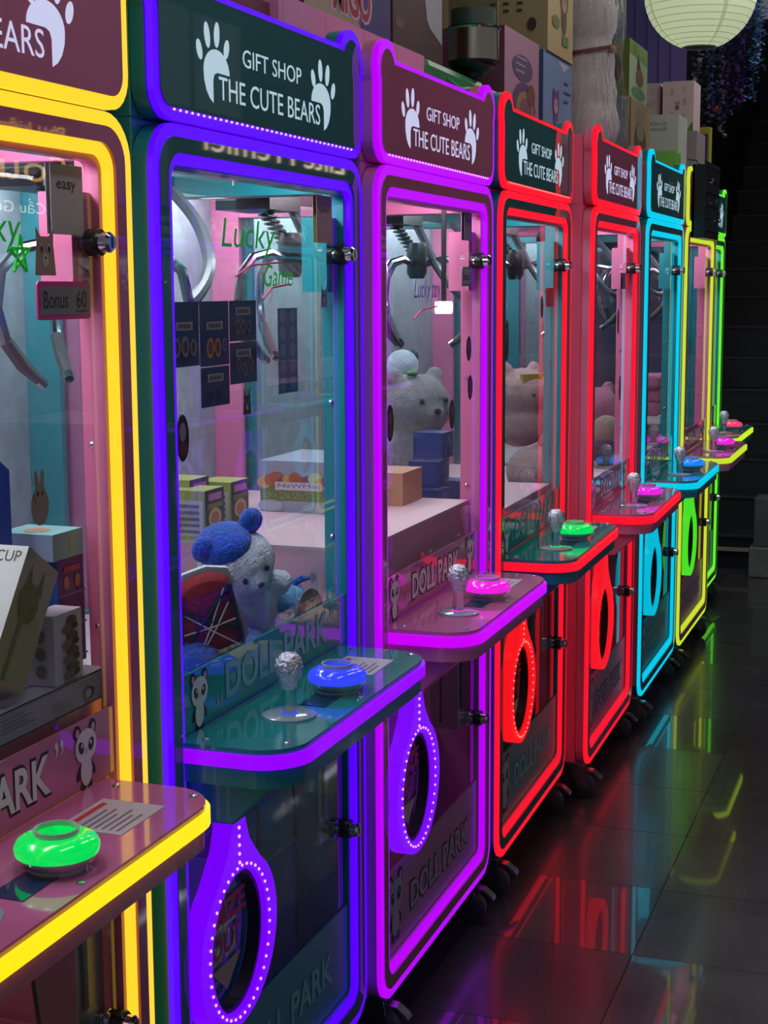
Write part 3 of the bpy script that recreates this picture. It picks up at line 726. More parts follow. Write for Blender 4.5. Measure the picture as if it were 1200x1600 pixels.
# plush toys
def fur(name, c, var=.12):
    m = mat('fur_' + name, srgb(*c), .95, var=var, vscale=60, bump=.9, bscale=220, spec=.1)
    m.node_tree.nodes['Principled BSDF'].inputs['Sheen Weight'].default_value = .4
    return m
def plush(name, label, cat, blobs, M, idx, loc, rz=0, ry=0, group=None, vox=.0055, extra=()):
    """soft toy: overlapping volumes fused into one skin; extra parts stay children"""
    b = MB()
    for c, r in blobs: b.ball(c, r, M, 20)
    o = b.build(name, smooth=True); tag(o, label, cat, group)
    rm = o.modifiers.new('fuse', 'REMESH'); rm.mode = 'VOXEL'; rm.voxel_size = vox; rm.use_smooth_shade = True
    sm = o.modifiers.new('soften', 'SMOOTH'); sm.factor = .6; sm.iterations = 5
    tx = bpy.data.textures.get('fuzz') or bpy.data.textures.new('fuzz', 'CLOUDS'); tx.noise_scale = .012
    dp = o.modifiers.new('fuzz', 'DISPLACE'); dp.texture = tx; dp.strength = .005; dp.mid_level = .5
    for nm, bb in extra: bb.build(nm, o, smooth=True)
    locate(o, idx, *loc, rz, ry)
    return o
def face(eyes, nose, s, z=.0, y=0, dark=None):
    out = []
    for q in (-1, 1): out.append(('eye', MB().ball((eyes[0] * q, y, eyes[1]), s, DARKP, 10)))
    out.append(('nose', MB().ball((0, y - nose[1], nose[0]), (s * 1.3, s * .8, s * .9), DARKP, 10)))
    return out
WF, BF, SKY, PF, GF, CF = fur('white', (214, 222, 238)), fur('blue', (34, 92, 200)), fur('sky', (92, 168, 226)), fur('pink', (238, 140, 176)), fur('grey', (176, 164, 172)), fur('cream', (232, 190, 190))
ex = [('ear', MB().ball((q * .045, .0, .163), (.021, .014, .021), BF, 14)) for q in (-1, 1)]
ex += [('cap', MB().ball((-.008, .006, .146), (.046, .046, .031), BF, 20))]
ex += [('eye', MB().ball((q * .021, -.056, .112), (.0048, .0035, .006), DARKP, 10)) for q in (-1, 1)] + [('nose', MB().ball((0, -.0635, .096), (.006, .004, .004), DARKP, 10))]
plush('plush_bear', 'white plush bear in a blue cap leaning on the glass of the violet machine', 'plush toy',
      [((0, 0, .105), (.064, .057, .055)), ((0, 0, .03), (.053, .045, .055)), ((-.05, -.02, .045), (.024, .024, .02)), ((.052, -.02, .045), (.024, .024, .02)), ((-.03, -.025, -.022), (.025, .028, .02)), ((.03, -.025, -.022), (.025, .028, .02)), ((0, -.052, .094), (.022, .012, .014))], WF, 1, (.575, .140, .930), -.55, -.5, extra=ex).scale = (1.12, 1.12, 1.12)
tg = MB().lathe([(0, 0), (.036, 0), (.036, .0015), (0, .0015)], P(150, 84, 84), (0, 0, 0), 26, 'y')
for x_, z_, r_ in ((0, 0, .014), (-.011, .011, .005), (.011, .011, .005)): tg.disc((x_, -.0004, z_), U, Z, r_, r_ * .85, P(214, 206, 180))
for q in (-1, 1): tg.disc((q * .005, -.0008, .002), U, Z, .0014, .0018, DARKP)
tg = MB.text(tg, 'with love', (-.022, -.0008, -.026), U, Z, .044, .007, P(214, 190, 190))
for i_, p_ in enumerate(tg.v): tg.v[i_] = (p_[0] + .012, p_[1] - .062, p_[2] + .012)
plush('plush_cushion', 'sky blue round plush with a brown tag beside the white bear', 'plush toy', [((0, 0, 0), (.085, .058, .055)), ((.045, 0, .035), (.02, .012, .018))], SKY, 1, (.655, .120, .922), -.25, .15, extra=[('round_tag', tg), ('tuft', MB().tube([(.03, 0, .05), (.05, -.01, .062), (.075, -.01, .062)], [.006, .007, .002], BF, 6))])
plush('plush_cushion', 'large blue plush lying under the white bear and the red cushion', 'plush toy', [((0, 0, 0), (.16, .06, .035)), ((-.1, 0, .02), (.06, .05, .04))], BF, 1, (.40, .12, .900))
# red guitar-like cushion
b = MB()
outl = [(0, -.085), (.045, -.078), (.066, -.045), (.060, -.005), (.045, .025), (.055, .05), (.046, .075), (.012, .085), (-.025, .08), (-.05, .06), (-.045, .025), (-.062, -.01), (-.066, -.05), (-.042, -.08)]
vs, fs, n = [], [], len(outl)
for d_, k in ((-.020, .55), (-.016, .86), (0, 1), (.016, .86), (.020, .55)): vs += [(x_ * k, d_, z_ * k) for x_, z_ in outl]
for r_ in range(4): fs += [(r_ * n + i, r_ * n + (i + 1) % n, (r_ + 1) * n + (i + 1) % n, (r_ + 1) * n + i) for i in range(n)]
fs += [tuple(range(n - 1, -1, -1)), tuple(range(4 * n, 5 * n))]
cm = mat('red_cushion_cloth', srgb(150, 34, 48), .8, bump=.2)
o = b.add(vs, fs, cm).build('cushion', smooth=True); tag(o, 'red cushion with black bands and white stripes lying in the violet machine', 'cushion')
sd = o.modifiers.new('round', 'SUBSURF'); sd.levels = sd.render_levels = 1
b = MB()
def strap(p, q, r, M, lift=-.0235): b.tube([(p[0], lift + .004, p[1]), ((p[0] + q[0]) / 2, lift, (p[1] + q[1]) / 2), (q[0], lift + .004, q[1])], [r, r, r], M, 6)
for p, q in (((-.048, .03), (.05, -.02)), ((-.055, -.045), (.04, .06)), ((-.045, -.062), (.052, -.045)), ((-.04, .065), (-.05, -.04)), ((.04, .06), (.05, -.04))): strap(p, q, .004, P(22, 20, 28))
b.build('black_band', o)
b = MB()
for p, q in (((-.045, .03), (.04, -.045)), ((-.03, -.065), (.03, .055)), ((.035, .03), (-.02, -.05)), ((-.045, -.01), (.05, .0))): strap(p, q, .0014, P(206, 200, 204), -.0262)
b.build('white_stripe', o)
b = MB().plate([(x_ * 1.02, z_ * 1.02) for x_, z_ in outl], .004, .012, P(190, 200, 206)); b.build('pale_backing', o)
locate(o, 1, .305, .092, .985, -.85, -.25)
# boxes on the platform of the magenta machine, seen through both panes
def nm(F):
    F.rect(0, 1, 0, 1, P(150, 156, 178)); F.rect(0, 1, .22, .58, P(112, 124, 62))
    for i in range(11): F.disc(.06 + .09 * i, .58 + .05 * (i % 3), .10, .12, P(*random.choice([(176, 92, 60), (96, 120, 64), (140, 76, 110), (206, 160, 70), (190, 200, 160)])))
    for i in range(40): F.disc(random.uniform(.03, .97), random.uniform(.26, .44), .012, .02, P(160, 160, 90))
    F.disc(.15, .12, .18, .12, P(176, 176, 190)); F.disc(.8, .1, .2, .1, P(176, 176, 190)); F.rect(.22, .88, .44, .60, P(206, 196, 210)); F.text('NaWMoj', .26, .47, .58, .10, P(110, 30, 110))
def br(F):
    F.rect(.05, .95, .1, .92, P(150, 104, 90))
    for j in range(3):
        for i in range(2): F.disc(.3 + .4 * i, .25 + .25 * j, .13, .09, P(104, 66, 58))
o = carton('prize_box', 'wide box with a garden print and purple lettering on the pink board', 'box', .24, .17, .112, P(140, 144, 160), side=nm, front=br, lid=P(150, 158, 180))
locate(o, 2, .44, .27, 1.0165)
def yb(F):
    F.rect(0, 1, 0, 1, P(176, 178, 92)); F.rect(.06, .94, .08, .80, P(206, 196, 196))
    for j in range(5): F.rect(.15, .85, .14 + .13 * j, .20 + .13 * j, P(120, 110, 120)); F.disc(.3, .17 + .13 * j, .08, .04, P(160, 110, 90))
def yf(F):
    F.rect(.0, 1, 0, 1, P(62, 46, 74)); F.rect(0, 1, 0, .16, P(160, 60, 90)); F.disc(.5, .42, .34, .2, P(190, 160, 90)); F.disc(.5, .40, .22, .14, P(150, 96, 76)); F.rect(.15, .85, .78, .92, P(190, 110, 160)); F.rect(.1, .9, .62, .72, P(120, 120, 60))
for i, (u_, d_, lb) in enumerate(((.03, .375, 'small yellow green box with purple print, frontmost of the three'), (.075, .43, 'small yellow green box half hidden behind the frontmost one'), (.17, .385, 'small yellow green box nearest the garden print box'))):
    o = carton('prize_box', lb, 'box', .085, .075, .098 if i != 1 else .112, P(168, 172, 84), 'yellow green prize boxes', front=yf, side=yb)
    locate(o, 2, u_, d_, 1.0165)
o = carton('prize_box', 'plain beige carton standing at the right of the magenta machine', 'box', .14, .12, .075, P(196, 150, 120)); locate(o, 2, .60, .16, 1.0165)
plush('plush_bear', 'big grey plush bear sitting beyond the pane of the magenta machine', 'plush toy', [((0, 0, .235), (.105, .09, .088)), ((0, .02, .10), (.12, .09, .11)), ((-.07, 0, .315), (.026, .02, .026)), ((.07, 0, .315), (.026, .02, .026)), ((0, -.08, .22), (.035, .02, .025))], GF, 3, (.40, .34, .960), -.6, vox=.008, extra=[('eye', MB().ball((q * .04, -.084, .255), .007, DARKP, 10)) for q in (-1, 1)] + [('nose', MB().ball((0, -.1, .228), (.011, .007, .008), DARKP, 10)), ('leaf_clip', MB().ball((-.03, -.03, .325), (.02, .012, .008), P(80, 140, 60), 10))])
plush('plush_bear', 'small white plush with a dark ear peeping over the big grey bear', 'plush toy', [((0, 0, .05), (.05, .045, .045)), ((0, 0, 0), (.045, .04, .045))], WF, 3, (.545, .42, 1.245), extra=[('ear', MB().ball((.035, -.02, .075), (.02, .015, .02), RUBBER, 12))])
BLUEB = P(52, 70, 140)
pos = [(.05, .17, 0), (.145, .19, 0), (.24, .17, 0), (.10, .18, 1), (.20, .20, 1), (.16, .19, 2)]
place = ['leftmost of the bottom row', 'middle of the bottom row', 'rightmost of the bottom row', 'left one of the second row', 'right one of the second row', 'topmost of the stack']
for (u_, d_, k), pl in zip(pos, place):
    o = carton('gift_box', 'dark blue patterned cube box, ' + pl, 'box', .078, .078, .064, BLUEB, 'dark blue cube boxes', front=lambda F: [F.disc(random.uniform(.15, .85), random.uniform(.15, .85), .05, .06, P(120, 140, 200)) for _ in range(9)], side=lambda F: F.rect(.1, .9, .1, .9, P(66, 86, 160)))
    locate(o, 3, u_, d_, .9562 + k * .0645, random.uniform(-.12, .12))
# bears of the red green machine's neighbour
BG_ = 'plush pile behind the red neon'
plush('plush_bear', 'pale pink plush bear with a yellow headband on top of the pile', 'plush toy', [((0, 0, .06), (.10, .085, .075)), ((0, 0, -.03), (.09, .08, .07)), ((-.055, 0, .135), (.02, .016, .02)), ((.055, 0, .135), (.02, .016, .02))], CF, 4, (.17, .25, 1.135), -.6, group=BG_, vox=.007, extra=[('headband', MB().box(-.045, .03, -.066, -.05, .095, .12, P(206, 176, 70))), ('eye', MB().ball((-.02, -.084, .06), .006, DARKP, 10)), ('eye', MB().ball((.03, -.082, .06), .006, DARKP, 10))])
plush('plush_bear', 'white plush head with black eyes below the pale pink bear', 'plush toy', [((0, 0, 0), (.072, .06, .058)), ((0, -.04, -.012), (.03, .03, .024))], WF, 4, (.20, .135, 1.055), -.6, group=BG_, extra=[('eye', MB().ball((q * .026, -.056, .016), .006, DARKP, 10)) for q in (-1, 1)] + [('nose', MB().ball((0, -.07, -.006), (.009, .006, .006), DARKP, 10))])
plush('plush_bear', 'dusty pink plush sitting at the bottom of the pile', 'plush toy', [((0, 0, 0), (.10, .08, .075)), ((.06, -.03, -.03), (.05, .04, .04))], CF, 4, (.10, .19, .972), group=BG_)
plush('plush_bear', 'rose plush body at the bottom right of the pile', 'plush toy', [((0, 0, 0), (.075, .07, .07)), ((.01, -.03, .05), (.05, .04, .04))], PF, 4, (.30, .20, .972), group=BG_)
PG_ = 'plush toys behind the second red machine'
plush('plush_bear', 'bright pink plush bear, biggest of the pile behind the second red machine', 'plush toy', [((0, 0, 0), (.085, .07, .075)), ((0, 0, -.09), (.09, .07, .07)), ((.05, 0, .07), (.025, .02, .025)), ((-.05, 0, .07), (.025, .02, .025))], PF, 5, (.40, .24, 1.075), -.6, group=PG_, vox=.007)
plush('plush_bear', 'beige round plush in front of the bright pink bear', 'plush toy', [((0, 0, 0), (.055, .05, .06))], fur('beige', (214, 180, 160)), 5, (.10, .15, 1.015), group=PG_, extra=[('eye', MB().ball((q * .018, -.048, .01), .005, DARKP, 8)) for q in (-1, 1)])
plush('plush_bear', 'lilac grey plush beside the beige round one', 'plush toy', [((0, 0, 0), (.06, .05, .05)), ((0, 0, .05), (.03, .03, .03))], GF, 5, (.24, .16, .965), group=PG_)
plush('plush_bear', 'dark plush at the bottom of the pile by the red tube', 'plush toy', [((0, 0, 0), (.07, .05, .05))], fur('plum', (120, 84, 110)), 5, (.09, .15, .955), group=PG_)
for k in range(3):
    b = MB().box(0, .20, 0, .12, 0, .052, fur('pink', (238, 140, 176)))
    o = b.build('plush_pillow', bevel=.012); tag(o, 'pink plush pillow, %s of the stack behind the cyan machine' % ('lowest', 'middle one', 'topmost')[k], 'pillow', 'pink plush pillows')
    locate(o, 6, .08 + .015 * (k % 2), .11, .9565 + .0525 + .053 * k, .05 * (k - 1))
o = carton('prize_box', 'plum storage box under the pink plush pillows', 'box', .24, .15, .052, P(120, 60, 110)); locate(o, 6, .06, .10, .9062 + .0005)
bpy.data.objects['plush_pillow'].location = bpy.data.objects['plush_pillow'].location

# ------------------------------------------------------------------ stock on top of the machines (world coordinates)
TOP = 1.9262
def stand(o, x, y, z, rz=PI / 2): o.matrix_world = Matrix.Translation((x, y, z)) @ Matrix.Rotation(rz, 4, 'Z')
# with rz = 90 degrees a carton's front faces the aisle, its width runs along the row, its left side faces the camera
o = carton('storage_box', 'dark red low carton lying on the violet machine', 'box', .42, .35, .055, P(132, 42, 72)); stand(o, -.135, 2.02, TOP)
o = carton('storage_box', 'long glossy pink carton lying on top of two machines', 'box', .78, .40, .076, P(246, 150, 200), front=lambda F: [F.rect(.25 * k + .02, .25 * k + .022, 0, 1, P(190, 96, 150)) for k in range(4)], bevel=.01); stand(o, -.125, 2.455, TOP)
o = carton('storage_box', 'wine red carton on the pink one, beside the purple lettered box', 'box', .26, .34, .40, P(120, 34, 56)); stand(o, -.145, 2.335, TOP + .0785)
def mg(F):
    F.rect(0, 1, 0, 1, P(140, 100, 158)); F.poly([(0, 0), (.62, 0), (.40, .4), (0, .6)], P(176, 164, 138)); F.poly([(.62, 0), (1, 0), (1, .5), (.7, .3)], P(70, 60, 128))
    F.b.text('MIGO', F.pt(.28, .045), F.ux, F.uz, .48 * F.w, .25 * F.h, P(226, 196, 210), .09); F.b.text('MIGO', F.pt(.30, .06), F.ux, F.uz, .44 * F.w, .22 * F.h, P(176, 30, 70), .03)
o = carton('toy_box', 'purple toy box with red MIGO lettering on top of the pink carton', 'box', .46, .34, .34, P(92, 66, 110), front=mg); stand(o, -.145, 2.612, TOP + .0785)
o = carton('storage_box', 'dark brown carton with a torn white sheet, beside the steel dispenser', 'box', .34, .34, .36, P(84, 54, 56), front=lambda F: [F.text('J  XX', .45, .10, .45, .04, P(110, 78, 76)), F.rect(.05, .2, .12, .17, P(120, 84, 80))]); stand(o, -.145, 3.09, TOP + .0785)
b = MB(); F = Face(b, (0, 0, 0), (1, 0, 0), (0, 0, 1), (0, -1, 0), .34, .36)
F.poly([(.40, 1), (.44, .62), (.50, .44), (.58, .34), (.62, .36), (.66, .24), (.72, .20), (.98, .13), (.985, 1)], P(176, 176, 186)); b.build('torn_paper', o)
def bag(name, label, w, dp, h, col, loc):
    b = MB().box(0, w, 0, dp, 0, h, col); o = b.build(name, bevel=.018); tag(o, label, 'bag'); MB().tube([(w * .3, -.002, h * .6), (w * .5, -.006, h * .45), (w * .7, -.002, h * .6)], .004, col, 6).build('fold', o)
    stand(o, *loc); return o
bag('green_bag', 'glossy green wrapped pack under the steel dispenser', .46, .32, .080, mat('green_wrap', srgb(70, 150, 92), .3, coat=.5, var=.2), (-.125, 3.255, TOP))
bag('green_bag', 'lime green wrapped pack between the steel dispenser and the mauve box', .165, .30, .075, mat('lime_wrap', srgb(104, 168, 50), .35, coat=.4, var=.15), (-.125, 3.72, TOP))
t = empty('drink_dispenser', (-.140, 3.66, TOP + .0815)); tag(t, 'chrome drink dispenser with glass body standing on the green pack', 'dispenser')
DK = mat('dispenser_steel', (.72, .66, .48), .2, 1)
MB().lathe([(0, 0), (.028, 0), (.030, .012), (.052, .022), (.060, .03), (.062, .04)], BLACK, (0, 0, 0), 32).build('base', t, smooth=True)
MB().lathe([(.062, .04), (.062, .112), (.0, .112)], DK, (0, 0, 0), 32).build('steel_band', t, smooth=True)
MB().lathe([(.063, .112), (.066, .116), (.063, .120)], CHROME, (0, 0, 0), 32).build('ring', t, smooth=True)
MB().lathe([(.060, .120), (.060, .205)], glass('smoky_glass', (.72, .78, .75), .02), (0, 0, 0), 32).build('glass_body', t, smooth=True)
MB().lathe([(.0, .121), (.054, .121), (.054, .16), (0, .165)], mat('dispenser_core', (.16, .20, .18), .4), (0, 0, 0), 24).build('core', t, smooth=True)
MB().lathe([(.064, .205), (.066, .215), (.062, .222), (.03, .24), (0, .242)], CHROME, (0, 0, 0), 32).build('lid', t, smooth=True)
def doll(c1, c2):
    def f(F): blob_animal(F, .55, .36, .22, c1, c2, DARKP); F.disc(.25, .7, .2, .12, c1); F.disc(.3, .55, .18, .08, c2); lines(F, .55, .9, .62, .8, 3, c2)
    return f
def mv(F):
    F.rect(0, 1, 0, 1, P(196, 146, 176)); F.disc(.55, .25, .35, .26, P(110, 76, 120)); F.disc(.58, .22, .26, .20, P(176, 140, 96)); F.disc(.6, .2, .18, .15, P(150, 90, 110)); F.disc(.5, .65, .3, .14, P(106, 84, 130)); lines(F, .3, .7, .6, .74, 3, P(200, 180, 200)); F.disc(.75, .4, .12, .12, P(130, 84, 70))
o = carton('toy_box', 'mauve toy box with a rainbow print beside the steel dispenser', 'box', .36, .30, .245, P(120, 66, 96), front=mv); stand(o, -.13, 3.905, TOP)
def bs(F):
    F.rect(0, 1, 0, 1, P(130, 160, 206)); F.poly([(0, 0), (1, 0), (1, .22), (0, .18)], P(180, 130, 90)); F.poly([(.5, .96), (.7, .86), (.9, .96)], P(200, 210, 220)); blob_animal(F, .42, .40, .20, P(112, 80, 150), P(206, 170, 180), DARKP); lines(F, .7, .95, .5, .72, 3, P(90, 80, 110))
o = carton('toy_box', 'sky blue toy box with a purple animal print, under the tan carton', 'box', .35, .26, .236, P(44, 84, 122), front=bs); stand(o, -.12, 4.275, TOP)
def tn(F):
    F.rect(0, 1, 0, 1, P(206, 182, 134)); blob_animal(F, .62, .42, .16, P(92, 60, 56), P(200, 150, 130), DARKP); F.disc(.25, .5, .12, .08, P(150, 100, 70)); F.disc(.3, .25, .15, .05, P(120, 130, 70)); F.rect(.2, .5, .66, .74, P(190, 150, 50)); F.rect(.55, .8, .1, .18, P(110, 140, 70))
o = carton('toy_box', 'tan carton with rows of dark characters on its side, on the sky blue box', 'box', .31, .44, .36, P(160, 146, 106), front=tn, side=lambda F: [lines(F, .62 + .09 * k, .66 + .09 * k, .3, .9, 12, P(50, 46, 34)) for k in range(3)] + [F.disc(.9, .2, .03, .05, P(60, 50, 40))]); stand(o, -.115, 4.30, TOP + .2375)
# teddy in clear plastic
t = plush('plush_bear', 'big white teddy wrapped in clear plastic on top of the row', 'plush toy', [((0, 0, .44), (.098, .09, .11)), ((0, 0, .30), (.092, .082, .12)), ((0, 0, .20), (.102, .088, .13)), ((0, -.01, .10), (.105, .09, .11)), ((-.07, 0, .54), (.03, .02, .03)), ((.07, 0, .54), (.03, .02, .03))], fur('offwhite', (238, 232, 232), .05), 1, (0, 0, 0), vox=.009,
          extra=[('ribbon', MB().tube([(.10 * math.cos(2 * PI * k / 20), .09 * math.sin(2 * PI * k / 20), .34 + .02 * math.cos(2 * PI * k / 20)) for k in range(20)], .006, P(120, 30, 40), 6, closed=True)), ('bow', MB().ball((0, -.10, .33), (.016, .01, .014), P(150, 120, 60), 10))])
t.matrix_world = Matrix.Translation((-.165, 5.07, TOP + .006)) @ Matrix.Rotation(PI / 2 - .5, 4, 'Z')
WRAP = bpy.data.materials.new('crinkled_plastic'); WRAP.use_nodes = True
nt = WRAP.node_tree; nt.nodes.clear(); N = nt.nodes.new
o_ = N('ShaderNodeOutputMaterial'); mx = N('ShaderNodeMixShader'); tr = N('ShaderNodeBsdfTransparent'); gl = N('ShaderNodeBsdfGlossy'); gl.inputs['Roughness'].default_value = .18
fr = N('ShaderNodeFresnel'); fr.inputs['IOR'].default_value = 2.0
tc = N('ShaderNodeTexCoord'); mp = N('ShaderNodeMapping'); mp.inputs['Scale'].default_value = (30, 30, 9); nz = N('ShaderNodeTexNoise'); nz.inputs['Scale'].default_value = 1; nz.inputs['Detail'].default_value = 5; nz.inputs['Distortion'].default_value = 2
bp = N('ShaderNodeBump'); bp.inputs['Strength'].default_value = 1; bp.inputs['Distance'].default_value = .03
L = nt.links.new
L(tc.outputs['Object'], mp.inputs[0]); L(mp.outputs[0], nz.inputs['Vector']); L(nz.outputs['Fac'], bp.inputs['Height']); L(bp.outputs[0], gl.inputs['Normal']); L(bp.outputs[0], fr.inputs['Normal'])
gb = N('ShaderNodeNewGeometry'); sb = N('ShaderNodeMath'); sb.operation = 'SUBTRACT'; sb.inputs[0].default_value = 1; mm = N('ShaderNodeMath'); mm.operation = 'MULTIPLY'
L(gb.outputs['Backfacing'], sb.inputs[1]); L(sb.outputs[0], mm.inputs[0]); L(fr.outputs[0], mm.inputs[1])
L(mm.outputs[0], mx.inputs[0]); L(tr.outputs[0], mx.inputs[1]); L(gl.outputs[0], mx.inputs[2]); L(mx.outputs[0], o_.inputs[0])
b = MB(); prof = [(.125, .0), (.132, .06), (.126, .16), (.112, .30), (.118, .40), (.115, .50), (.09, .58), (.03, .64)]
b.lathe(prof, WRAP, (0, 0, 0), 40)
for i, (x_, y_, z_) in enumerate(b.v):
    a = math.atan2(y_, x_); k = 1 + .05 * math.sin(5 * a + 9 * z_) + .03 * math.sin(13 * a - 21 * z_); b.v[i] = (x_ * k, y_ * k, z_)
b.build('plastic_wrap', t, smooth=True)
def grn(F):
    F.rect(0, 1, 0, 1, P(190, 216, 166)); F.poly([(0, .75), (1, .7), (1, 1), (0, 1)], P(130, 170, 70)); F.poly([(.45, .85), (.75, .35), (.35, .3)], P(60, 34, 30)); F.disc(.55, .42, .22, .16, P(150, 96, 80)); F.disc(.5, .14, .4, .1, P(120, 160, 120)); lines(F, .2, .4, .8, .92, 3, P(70, 110, 40))
o = carton('toy_box', 'green and white toy box standing high on the tan printed one', 'box', .34, .13, .195, P(112, 130, 60), front=grn, side=lambda F: [F.disc(.5, .5, .3, .3, P(84, 70, 66)), F.disc(.4, .25, .25, .15, P(110, 90, 60))]); stand(o, -.09, 5.37, TOP + .2295)
def t2(F):
    F.rect(0, 1, 0, 1, P(190, 160, 122)); F.disc(.55, .4, .28, .3, P(110, 88, 64)); F.disc(.55, .55, .18, .14, P(170, 150, 120)); lines(F, .3, .8, .72, .85, 3, P(176, 170, 150)); F.rect(.05, .1, 0, 1, P(120, 96, 70))
o = carton('toy_box', 'tan toy box with an oval plush print above the scarlet sign', 'box', .42, .13, .228, P(140, 112, 84), front=t2, side=t2); stand(o, -.085, 5.335, TOP)
def t3(F):
    F.rect(0, 1, 0, 1, P(120, 124, 134)); lines(F, .2, .7, .55, .9, 6, P(50, 48, 56)); F.disc(.35, .3, .25, .22, P(84, 90, 110)); F.disc(.75, .2, .16, .2, P(104, 50, 60))
o = carton('toy_box', 'grey blue toy box with dark lettering beside the wrapped teddy', 'box', .095, .2, .215, P(150, 110, 112), front=t3, side=t3); stand(o, -.09, 5.236, TOP)
def ek(F):
    F.text('EKO', .12, .80, .5, .06, P(110, 116, 116)); F.text('HOUSE', .12, .70, .5, .06, P(110, 116, 116)); F.disc(.45, .16, .1, .08, P(100, 120, 70))
o = carton('storage_box', 'pale grey green carton with small lettering above the green box', 'box', .22, .13, .215, P(192, 198, 192), side=ek); stand(o, -.085, 6.42, TOP + .062)
o = carton('storage_box', 'grass green low carton under the pale lettered one', 'box', .30, .135, .061, P(96, 160, 74)); o.matrix_world = Matrix.Translation((-.085, 6.40, TOP)) @ Matrix.Rotation(PI / 2, 4, 'Z')
o = carton('storage_box', 'small bright green box with lines of print behind the cyan sign', 'box', .12, .12, .115, P(124, 206, 90), front=lambda F: lines(F, .2, .8, .4, .85, 5, P(60, 120, 50))); stand(o, -.06, 6.22, TOP)
def pw(F):
    for i, j in ((.3, .8), (.7, .85), (.3, .35), (.68, .3), (.72, .62)): F.disc(i, j, .06, .04, P(190, 170, 150)); F.rect(i - .07, i + .07, j - .08, j - .06, P(190, 170, 150))
    for q in (-1, 1): F.disc(.48 + .05 * q, .57, .015, .04, P(90, 84, 90))
    F.disc(.48, .48, .07, .05, P(120, 112, 116)); F.poly([(.8, 0), (1, 0), (1, .2), (.9, .12)], P(96, 140, 50))
o = carton('storage_box', 'pale pink carton with a small rabbit print, top of its stack', 'box', .20, .135, .215, P(222, 198, 202), side=pw); stand(o, -.10, 6.90, TOP + .2535)
o = carton('storage_box', 'pale pink carton half hidden left of the rabbit print carton', 'box', .20, .115, .215, P(208, 184, 190), side=pw); stand(o, -.250, 6.93, TOP + .2535)
o = carton('storage_box', 'plain grey pink carton under the rabbit print carton', 'box', .26, .30, .2525, P(160, 148, 152)); stand(o, -.08, 6.88, TOP)
def ne(F):
    F.rect(0, 1, 0, 1, P(176, 170, 60)); F.rect(.05, .95, .04, .90, P(70, 40, 110)); F.disc(.6, .5, .34, .36, P(100, 56, 140)); F.text('NE', .40, .52, .36, .22, P(206, 50, 90)); F.disc(.55, .25, .2, .16, P(176, 176, 70)); F.disc(.75, .28, .12, .1, P(130, 150, 110))
o = carton('toy_box', 'purple toy box with yellow border and red letters at the end of the row', 'box', .07, .17, .31, P(176, 170, 60), side=ne); o.matrix_world = Matrix.Translation((-.085, 7.32, TOP)) @ Matrix.Rotation(PI / 2, 4, 'Z')
# black wire rack hanging in front of the lime machine's sign
t = empty('wire_rack', (.085, 5.90, 1.695)); tag(t, 'black wire grid rack hanging in front of the lime sign', 'rack')
BK = mat('black_steel', (.006, .007, .008), .3)
MB().box(-.030, -.022, 0, .40, 0, .265, BK).build('back_plate', t)
MB().box(-.030, .016, 0, .006, 0, .265, BK).build('side_plate', t); MB().box(-.030, .016, .394, .40, 0, .265, BK).build('side_plate', t); MB().box(-.030, .016, 0, .40, -.006, 0, BK).build('bottom_plate', t)
GRIDM = mat('grid_wire', (.10, .10, .11), .25, 1)
b = MB()
for k in range(13): b.tube([(.015, .01 + .0318 * k, 0), (.015, .01 + .0318 * k, .28)], .0030, GRIDM, 6)
for k in range(6): b.tube([(.018, 0, .02 + .048 * k), (.018, .40, .02 + .048 * k)], .0030, GRIDM, 6)
b.build('grid', t)
for k in range(3): MB().tube([(.018, .06 + .12 * k, .20 - .07 * k), (.035, .06 + .12 * k, .20 - .07 * k), (.038, .06 + .12 * k, .215 - .07 * k)], .0025, CHROME, 6).build('hook', t, smooth=True)
for k in (0, 1): MB().tube([(-.022, .08 + .24 * k, .262), (-.028, .08 + .24 * k, .285), (-.06, .08 + .24 * k, .290)], .003, BLACK, 6).build('hanger', t, smooth=True)

# ------------------------------------------------------------------ lantern and garlands
LX, LY, LZ, LR = .105, 5.65, 2.535, .196
t = empty('paper_lantern', (LX, LY, LZ)); tag(t, 'round pale green paper lantern glowing above the row', 'lantern')
LM = mat('lantern_paper', srgb(206, 214, 180), .9, emit=srgb(206, 218, 176), es=.62)
RIB = mat('lantern_rib', srgb(112, 122, 96), .8, emit=srgb(110, 122, 92), es=.25)
prof = []
for k in range(41):
    a = -PI / 2 + .30 + (PI - .60) * k / 40; prof.append((LR * math.cos(a) * (1 + (.006 if k % 2 else 0)), LR * math.sin(a)))
vs, fs, n = [], [], 48
for r_, h_ in prof: vs += [(r_ * math.cos(2 * PI * k / n), r_ * math.sin(2 * PI * k / n), h_) for k in range(n)]
for i in range(40): fs += [(i * n + k, i * n + (k + 1) % n, (i + 1) * n + (k + 1) % n, (i + 1) * n + k) for k in range(n)]
MB().add(vs, fs, LM).build('paper_shade', t, smooth=True)
b = MB()
for k in range(1, 20):
    a = -PI / 2 + .30 + (PI - .60) * k / 20; r_, h_ = (LR + .001) * math.cos(a), (LR + .001) * math.sin(a)
    b.tube([(r_ * math.cos(2 * PI * q / 48), r_ * math.sin(2 * PI * q / 48), h_) for q in range(48)], .0008, RIB, 5, closed=True)
b.build('wire_rib', t)
SEAM = mat('lantern_seam', srgb(180, 188, 150), .9, emit=srgb(196, 206, 162), es=.5)
